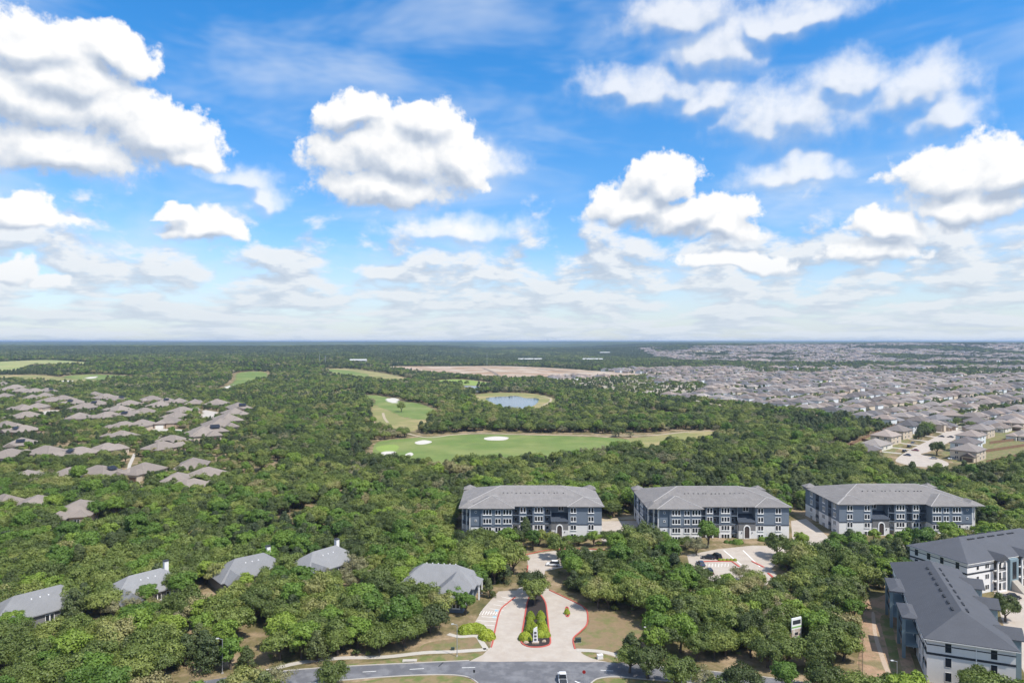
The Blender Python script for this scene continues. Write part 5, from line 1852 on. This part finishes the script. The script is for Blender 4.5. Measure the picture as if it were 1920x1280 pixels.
green = shrub_mesh(5, 1.2, 1.2, top=0.2)
green.materials[0] = MATS['leaf_elm']
for nm, row in (('first', [(885 + 14 * k, 1012) for k in range(6)] + [(1065 + 12 * k, 1010) for k in range(5)]), ('middle', [(1226 + 11 * k, 1020) for k in range(8)] + [(1362 + 9 * k, 1018) for k in range(4)] + [(1428 + 10 * k, 1014) for k in range(5)]),
                ('third', [(1580 + 12 * k, 1006) for k in range(4)] + [(1668 + 14 * k, 1008) for k in range(8)])):
    for px, py in row:
        x, y = G(px + rd.uniform(-2, 2), py + rd.uniform(-2, 1))
        r = empty('foundation_shrub', (x, y, 0), rd.uniform(0, 6))
        r.scale = (rd.uniform(.8, 1.4),) * 3
        tag(r, 'low green shrub along the front of the %s block' % nm, 'shrub', 'shrubs before the apartment blocks')
        link('foliage', green, r)
        link('stem', stem_m, r)
for k in range(5):
    shrub(low, 1350 + 7 * k, 1050.5, 0.5, 'small clipped shrub in the car park planting strip', 0.02)


def thing_at(name, px, py, label, cat, rz=0.0, group=None):
    x, y = G(px, py)
    return tag(empty(name, (x, y, 0), rz), label, cat, group)


# monument sign: tall tapering slab with dark symbols
t = thing_at('monument_sign', 1004, 1206, 'tall white monument sign in the entrance island', 'sign', R(-4))
sl = MB()
sl.add([(-.62, -.3, .5), (.62, -.3, .5), (.62, .3, .5), (-.62, .3, .5), (-.5, -.25, 3.7), (.42, -.25, 4.3), (.42, .25, 4.3), (-.5, .25, 3.7)], [(3, 2, 1, 0), (4, 5, 6, 7), (0, 1, 5, 4), (1, 2, 6, 5), (2, 3, 7, 6), (3, 0, 4, 7)])
sl.build('slab', 'trim_white', t)
MB().box(-.9, .9, -.5, .5, 0.1, .5).build('plinth', 'limestone', t)
for z in (1.15, 2.0, 2.85):
    e = MB()
    for dx, dz, w, h in ((-.22, 0, .16, .5), (.0, 0, .16, .5), (.22, 0, .16, .34), (0, .2, .5, .12)):
        e.box(dx - w / 2, dx + w / 2, -.335, -.285, z + dz - h / 2, z + dz + h / 2)
    e.build('lettering', 'trim_dark', t)
for k, (px, py) in enumerate(((986, 1205), (1020, 1203))):
    r = thing_at('boulder', px, py, ('pale boulder left of the monument sign', 'pale boulder right of the monument sign')[k], 'rock')
    mb = MB()
    rk = random.Random(k)
    ring_ = [(rk.uniform(.5, .9) * math.cos(a), rk.uniform(.35, .5) * math.sin(a)) for a in [i * math.pi / 4 for i in range(8)]]
    mb.add([(x, y, .1) for x, y in ring_] + [(x * .6, y * .6, rk.uniform(.4, .55)) for x, y in ring_], [(i, (i + 1) % 8, 8 + (i + 1) % 8, 8 + i) for i in range(8)] + [tuple(range(8, 16))])
    mb.build('stone', 'limestone', r)
# advertising board over the trees
t = thing_at('advertising_board', 1493, 1216, 'tall white advertising board with black panel rising over the trees', 'sign', R(24))
for x in (-1.3, 1.3):
    MB().box(x - .1, x + .1, -.1, .1, -.2, 3.2).build('post', 'metal_grey', t)
bd = MB().box(-1.6, 1.6, -.09, .09, 2.6, 7.8).build('board', 'trim_white', t)
MB().box(-1.25, 1.35, -.12, -.092, 6.2, 7.2).build('black_panel', 'trim_dark', bd)
MB().box(-1.58, 1.58, -.115, -.092, 5.35, 5.7).build('green_stripe', 'sign_green', bd)
MB().box(-1.58, 1.58, -.112, -.092, 3.2, 5.0).build('picture', 'sign_photo', bd)
MB().box(-.6, .5, -.118, -.113, 3.5, 4.2).build('dark_figure', 'car_dark', bd)
MB().box(.3, 1.4, -.122, -.113, 2.75, 3.25).build('green_footer', 'sign_green', bd)


def lamp(px, py, h, label, side=1):
    t = thing_at('street_lamp', px, py, label, 'lamp post', 0, 'grey street lamps')
    MB().tube((0, 0, 0), (0, 0, h), .11, .07, 8).build('pole', 'metal_grey', t)
    MB().box(-.2, .2, -.2, .2, 0, .25).build('base', 'concrete_pale', t)
    a = MB().tube((0, 0, h - .1), (-side * .9, 0, h + .15), .045, .04, 6).build('arm', 'metal_grey', t)
    MB().box(min(-side * .8, -side * 1.4), max(-side * .8, -side * 1.4), -.16, .16, h + .06, h + .22).build('lamp_head', 'far_white', a)


lamp(857, 1230, 7.7, 'grey street lamp on the verge left of the entrance', 1)
lamp(417, 1262, 7.9, 'grey street lamp rising from trees at the lower left', 1)
lamp(1218, 1222, 6.0, 'grey street lamp at the right end of the dry lawn', 1)
lamp(1682, 1290, 6.0, 'grey street lamp by the near charcoal roofed building', 1)
t = thing_at('stop_sign', 1095, 1278, 'dark octagonal stop sign seen from behind by the junction', 'sign', R(-6))
MB().tube((0, 0, 0), (0, 0, 2.6), .04, .04, 6).build('post', 'metal_grey', t)
MB().prism([(.42 * math.cos(R(22.5 + 45 * k)), .42 * math.sin(R(22.5 + 45 * k))) for k in range(8)], -.015, .015).build('plate', 'stop_red', t, (0, -.06, 2.3)).rotation_euler.x = R(90)
t = thing_at('marker_post', 889, 1274, 'slim dark marker post on the near verge', 'post')
MB().tube((0, 0, 0), (0, 0, 2.2), .05, .05, 6).build('pole', 'metal_grey', t)
MB().box(-.22, .22, -.05, .05, 1.7, 2.3).build('plate', 'rail_dark', t)
t = thing_at('fire_hydrant', 585, 1236, 'yellow hydrant with marker beside the footpath', 'hydrant')
MB().tube((0, 0, 0), (0, 0, .75), .16, .14, 10).tube((0, 0, .75), (0, 0, .9), .17, .05, 10).build('body', 'hydrant_yellow', t)
MB().tube((-.28, 0, .5), (.28, 0, .5), .08, .08, 8).build('outlet', 'hydrant_yellow', t)
for px, py, m, lb, s in ((849, 1218, 'box_green', 'small dark utility box on the lawn beside the footpath', .7), (1084, 1203, 'box_green', 'dark utility cabinet at the edge of the forecourt', 1.1), (1125, 1234, 'wall_white', 'white utility box on the street corner grass', 1.1), (914, 1200, 'wall_taupe', 'small grey cabinet by the clipped shrub', .8)):
    t = thing_at('utility_box', px, py, lb, 'utility box', R(8))
    MB().box(-.6 * s, .6 * s, -.4 * s, .4 * s, 0.08, .85 * s).build('cabinet', m, t)
    MB().box(-.66 * s, .66 * s, -.46 * s, .46 * s, 0, .08).build('pad', 'concrete_pale', t)
    MB().box(-.64 * s, .64 * s, -.44 * s, .44 * s, .85 * s + .002, .92 * s).build('lid', m, t)
t = thing_at('storm_drain', 768, 1239.5, 'pale concrete storm drain inlet in the street kerb', 'drain', R(3))
MB().box(-1.7, 1.7, -.3, .9, 0, .2).build('slab', 'concrete_pale', t)
MB().box(-1.2, 1.2, -.33, -.301, .04, .15).build('opening', 'trim_dark', t)
# post and wire fence beside the bare soil
t = thing_at('boundary_fence', 1618, 1195, 'dark boundary fence between the wood and the bare soil', 'fence')
p0, p1 = Vector(G(1618, 1195)), Vector(G(1617, 1290))
n = 12
for k in range(n + 1):
    q = p0.lerp(p1, k / n) - p0
    MB().box(q.x - .05, q.x + .05, q.y - .05, q.y + .05, 0, 1.5).build('post', 'bark', t)
for z in (.5, 1.0, 1.4):
    MB().tube((0, 0, z), (p1.x - p0.x, p1.y - p0.y, z), .03, .03, 5).build('rail', 'bark', t)


# ------------------------------------------------------------------ vehicles
def car_proto(kind):
    root = empty('parked_car')
    L, Wc = (5.6, 1.95) if kind == 'pickup' else (4.7, 1.82)
    h1, h2 = (.95, 1.85) if kind == 'pickup' else (.88, 1.7) if kind == 'suv' else (.8, 1.45)
    prof = [(-L / 2, .38), (-L / 2, h1 - .08), (-L / 2 + .25, h1), (L / 2 - 1.0, h1), (L / 2 - .12, h1 - .18), (L / 2, .55), (L / 2 - .05, .35)]
    mb = MB()
    n = len(prof)
    vs_ = [(s * (Wc / 2 - (.06 if z > .8 else 0)), y, z) for s in (-1, 1) for y, z in prof]
    mb.add(vs_, [tuple(range(n)), tuple(range(2 * n - 1, n - 1, -1))] + [(i, n + i, n + (i + 1) % n, (i + 1) % n) for i in range(n)])
    if kind == 'pickup':
        cab = [(-.7, h1), (-.55, h2), (.75, h2), (1.5, h1)]
    elif kind == 'suv':
        cab = [(-L / 2 + .1, h1), (-L / 2 + .35, h2), (.5, h2), (1.25, h1)]
    else:
        cab = [(-L / 2 + .5, h1), (-L / 2 + 1.2, h2), (.35, h2), (1.2, h1)]
    body = mb.build('body', 'car_white', root)
    g = MB()
    vs_ = [(s * (Wc / 2 - (.12 if z < h1 + .1 else .26)), y, z) for s in (-1, 1) for y, z in cab]
    g.add(vs_, [(0, 1, 2, 3), (7, 6, 5, 4), (0, 4, 5, 1), (1, 5, 6, 2), (2, 6, 7, 3)])
    g.build('windows', 'glass_dark', root)
    MB().box(-Wc / 2 + .25, Wc / 2 - .25, cab[1][0] + .04, cab[2][0] - .04, h2 + .003, h2 + .06).build('roof_panel', 'car_white', root)
    if kind == 'pickup':
        MB().box(-Wc / 2 + .15, Wc / 2 - .15, -L / 2 + .1, -.85, h1 + .002, h1 + .03).build('bed', 'trim_dark', root)
    for sx in (-1, 1):
        for sy in (-1, 1):
            w = MB().tube((sx * (Wc / 2 - .22), sy * L * .31, .34), (sx * (Wc / 2 + .02), sy * L * .31, .34), .34, .34, 12).build('wheel', 'tyre', root)
            MB().tube((sx * (Wc / 2 + .021), sy * L * .31, .34), (sx * (Wc / 2 + .03), sy * L * .31, .34), .2, .2, 8).build('rim', 'metal_grey', w)
        MB().box(sx * .66 - .2, sx * .66 + .2, L / 2 - .06, L / 2 + .012, .56, .68).build('headlight', 'far_white', root)
        MB().box(sx * .68 - .16, sx * .68 + .16, -L / 2 - .012, -L / 2 + .02, .62, .8).build('tail_light', 'stop_red', root)
    return root


CARS = {k: car_proto(k) for k in ('sedan', 'suv', 'pickup')}
PAINT = {}


def car(kind, m, px, py, rz, label, group=None):
    o = copy_tree(CARS[kind])
    x, y = G(px, py)
    o.location = (x, y, terrain(x, y) + .02)
    o.rotation_euler.z = rz
    tag(o, label, 'car', group)
    for ch in o.children:
        if ch.name.split('.')[0] in ('body', 'roof_panel'):
            key = (ch.data.name, m)
            if key not in PAINT:
                d = ch.data.copy()
                d.materials[0] = MATS[m]
                PAINT[key] = d
            ch.data = PAINT[key]
    return o


car('pickup', 'car_white', 1055, 1277, 0, 'white pickup waiting at the junction at the bottom edge')
car('suv', 'car_white', 1037, 1060, R(80), 'white car parked below the first apartment block')
G1 = 'cars in the sunlit car park'
car('sedan', 'car_dark', 1328, 1047, R(75), 'black car parked by the planted strip of the sunlit car park', G1)
car('suv', 'car_dark', 1343, 1045, R(20), 'dark car standing slanted beside the black one in the sunlit car park', G1)
car('sedan', 'car_navy', 1314, 1059, R(5), 'dark blue car at the left edge of the sunlit car park', G1)
car('suv', 'car_dark', 1330, 1074, R(0), 'black car half behind the thin oak in the sunlit car park', G1)
car('sedan', 'car_dark', 1896, 1121, R(70), 'dark car on the drive behind the charcoal roofs')
G2 = 'cars along the cul de sac'
for kd, m, px, py, a, lb in (('sedan', 'car_navy', 1701, 854, 42, 'dark blue car on the street nearest the left rank of the cul de sac'), ('sedan', 'car_red', 1716, 845, 42, 'dark red car on the cul de sac street'), ('suv', 'car_dark', 1696, 847, -50, 'dark car on the first drive left of the cul de sac'),
                             ('suv', 'car_dark', 1705, 838, -50, 'dark car on the second drive left of the cul de sac'), ('sedan', 'car_silver', 1712, 831, -50, 'silver car on a drive left of the cul de sac'), ('sedan', 'car_dark', 1765, 819, 42, 'black car at the left kerb of the upper cul de sac'),
                             ('sedan', 'car_dark', 1782, 820, 42, 'black car at the right kerb of the upper cul de sac'), ('sedan', 'car_silver', 1750, 860, 75, 'silver car on the drive at the cul de sac bend'), ('sedan', 'car_dark', 1759, 873, 85, 'black car parked at the round end of the cul de sac'), ('suv', 'car_white', 1785, 861, 80, 'white car beside the house at the closed end of the cul de sac')):
    car(kd, m, px, py, R(a), lb, G2)
for c in CARS.values():
    strip_proto(c)

# ------------------------------------------------------------------ far landmarks
def mast(px, py, h, label, w=.9):
    x, y = G(px, py)
    t = tag(empty('radio_mast', (x, y, terrain(x, y))), label, 'mast')
    mb = MB()
    for k in range(3):
        a = k * 2.094
        mb.tube((w * math.cos(a), w * math.sin(a), 0), (w * .6 * math.cos(a), w * .6 * math.sin(a), h), .22, .16, 5)
    mb.build('legs', 'metal_grey', t)
    br = MB()
    for q in range(int(h / 3)):
        for k in range(3):
            a, b = k * 2.094, (k + 1) * 2.094
            f0, f1 = 1 - .4 * q * 3 / h, 1 - .4 * (q + 1) * 3 / h
            br.tube((w * f0 * math.cos(a), w * f0 * math.sin(a), q * 3), (w * f1 * math.cos(b), w * f1 * math.sin(b), q * 3 + 3), .1, .1, 4)
    br.build('bracing', 'metal_grey', t)


mast(913, 686, 42, 'tall thin radio mast beyond the building site')
mast(599, 683, 28, 'pale mast rising from the far trees left of centre')
mast(610, 682, 22, 'shorter pale mast right of the left one')
mast(769, 681, 18, 'small mast at the far edge of the trees', .6)
for px, py, w, d, h, rz, lb in ((672, 681, 46, 16, 9, 4, 'long white building among far trees left of the building site'), (994, 677, 90, 25, 8, 2, 'long low white shed beyond the building site'), (1111, 677, 75, 25, 8, -3, 'long white shed right of the radio mast'), (1134, 664, 50, 25, 9, 0, 'white building on the rise at far right of centre')):
    x, y = G(px, py)
    t = tag(empty('white_shed', (x, y, terrain(x, y)), R(rz)), lb, 'building')
    MB().box(-w / 2, w / 2, -d / 2, d / 2, -3, h).build('wall', 'far_white', t)
    MB().hip(-w / 2 - 1, w / 2 + 1, -d / 2 - 1, d / 2 + 1, h, 3, .3, gable=(True, True)).build('roof', 'far_white', t)
    MB().box(-w / 6, w / 6, -d / 2 - .1, -d / 2, 0, h * .6).build('door', 'metal_grey', t)

# ------------------------------------------------------------------ air between here and the hills
hz = MB().box(-46000, 46000, -1600, 42500, -30, ZMAX + 3)
ho = hz.build('haze', 'far_white')
hm_ = bpy.data.materials.new('haze')
hm_.use_nodes = True
hm_.node_tree.nodes.clear()
pv = hm_.node_tree.nodes.new('ShaderNodeVolumePrincipled')
pv.inputs['Color'].default_value = (0.48, 0.66, 0.96, 1)
pv.inputs['Density'].default_value = 7.0e-5
pv.inputs['Anisotropy'].default_value = 0.2
mo = hm_.node_tree.nodes.new('ShaderNodeOutputMaterial')
hm_.node_tree.links.new(pv.outputs[0], mo.inputs['Volume'])
ho.data.materials.clear()
ho.data.materials.append(hm_)
tag(ho, 'thin blue air between the viewer and the hills', kind='stuff')

# ------------------------------------------------------------------ labels that still coincide are told apart by place
ONES = ['first', 'second', 'third', 'fourth', 'fifth', 'sixth', 'seventh', 'eighth', 'ninth', 'tenth', 'eleventh', 'twelfth', 'thirteenth', 'fourteenth', 'fifteenth', 'sixteenth', 'seventeenth', 'eighteenth', 'nineteenth', 'twentieth']
TENS = {2: 'twenty', 3: 'thirty', 4: 'forty', 5: 'fifty'}


def ordinal(n):
    if n <= 20:
        return ONES[n - 1]
    return TENS[n // 10] + ('-' + ONES[n % 10 - 1] if n % 10 else '') if n % 10 else TENS[n // 10][:-1] + 'ieth'


same = {}
for o in COL.objects:
    if not o.parent and o.get('category') and o.get('label'):
        same.setdefault(o['label'], []).append(o)
for lb, l in same.items():
    if 1 < len(l) <= 59:
        l.sort(key=lambda o: o.location.x / max(o.location.y, 1))
        for k, o in enumerate(l):
            o['label'] = '%s, %s' % (lb, 'leftmost' if k == 0 else 'rightmost' if k == len(l) - 1 else ordinal(k + 1) + ' from left')
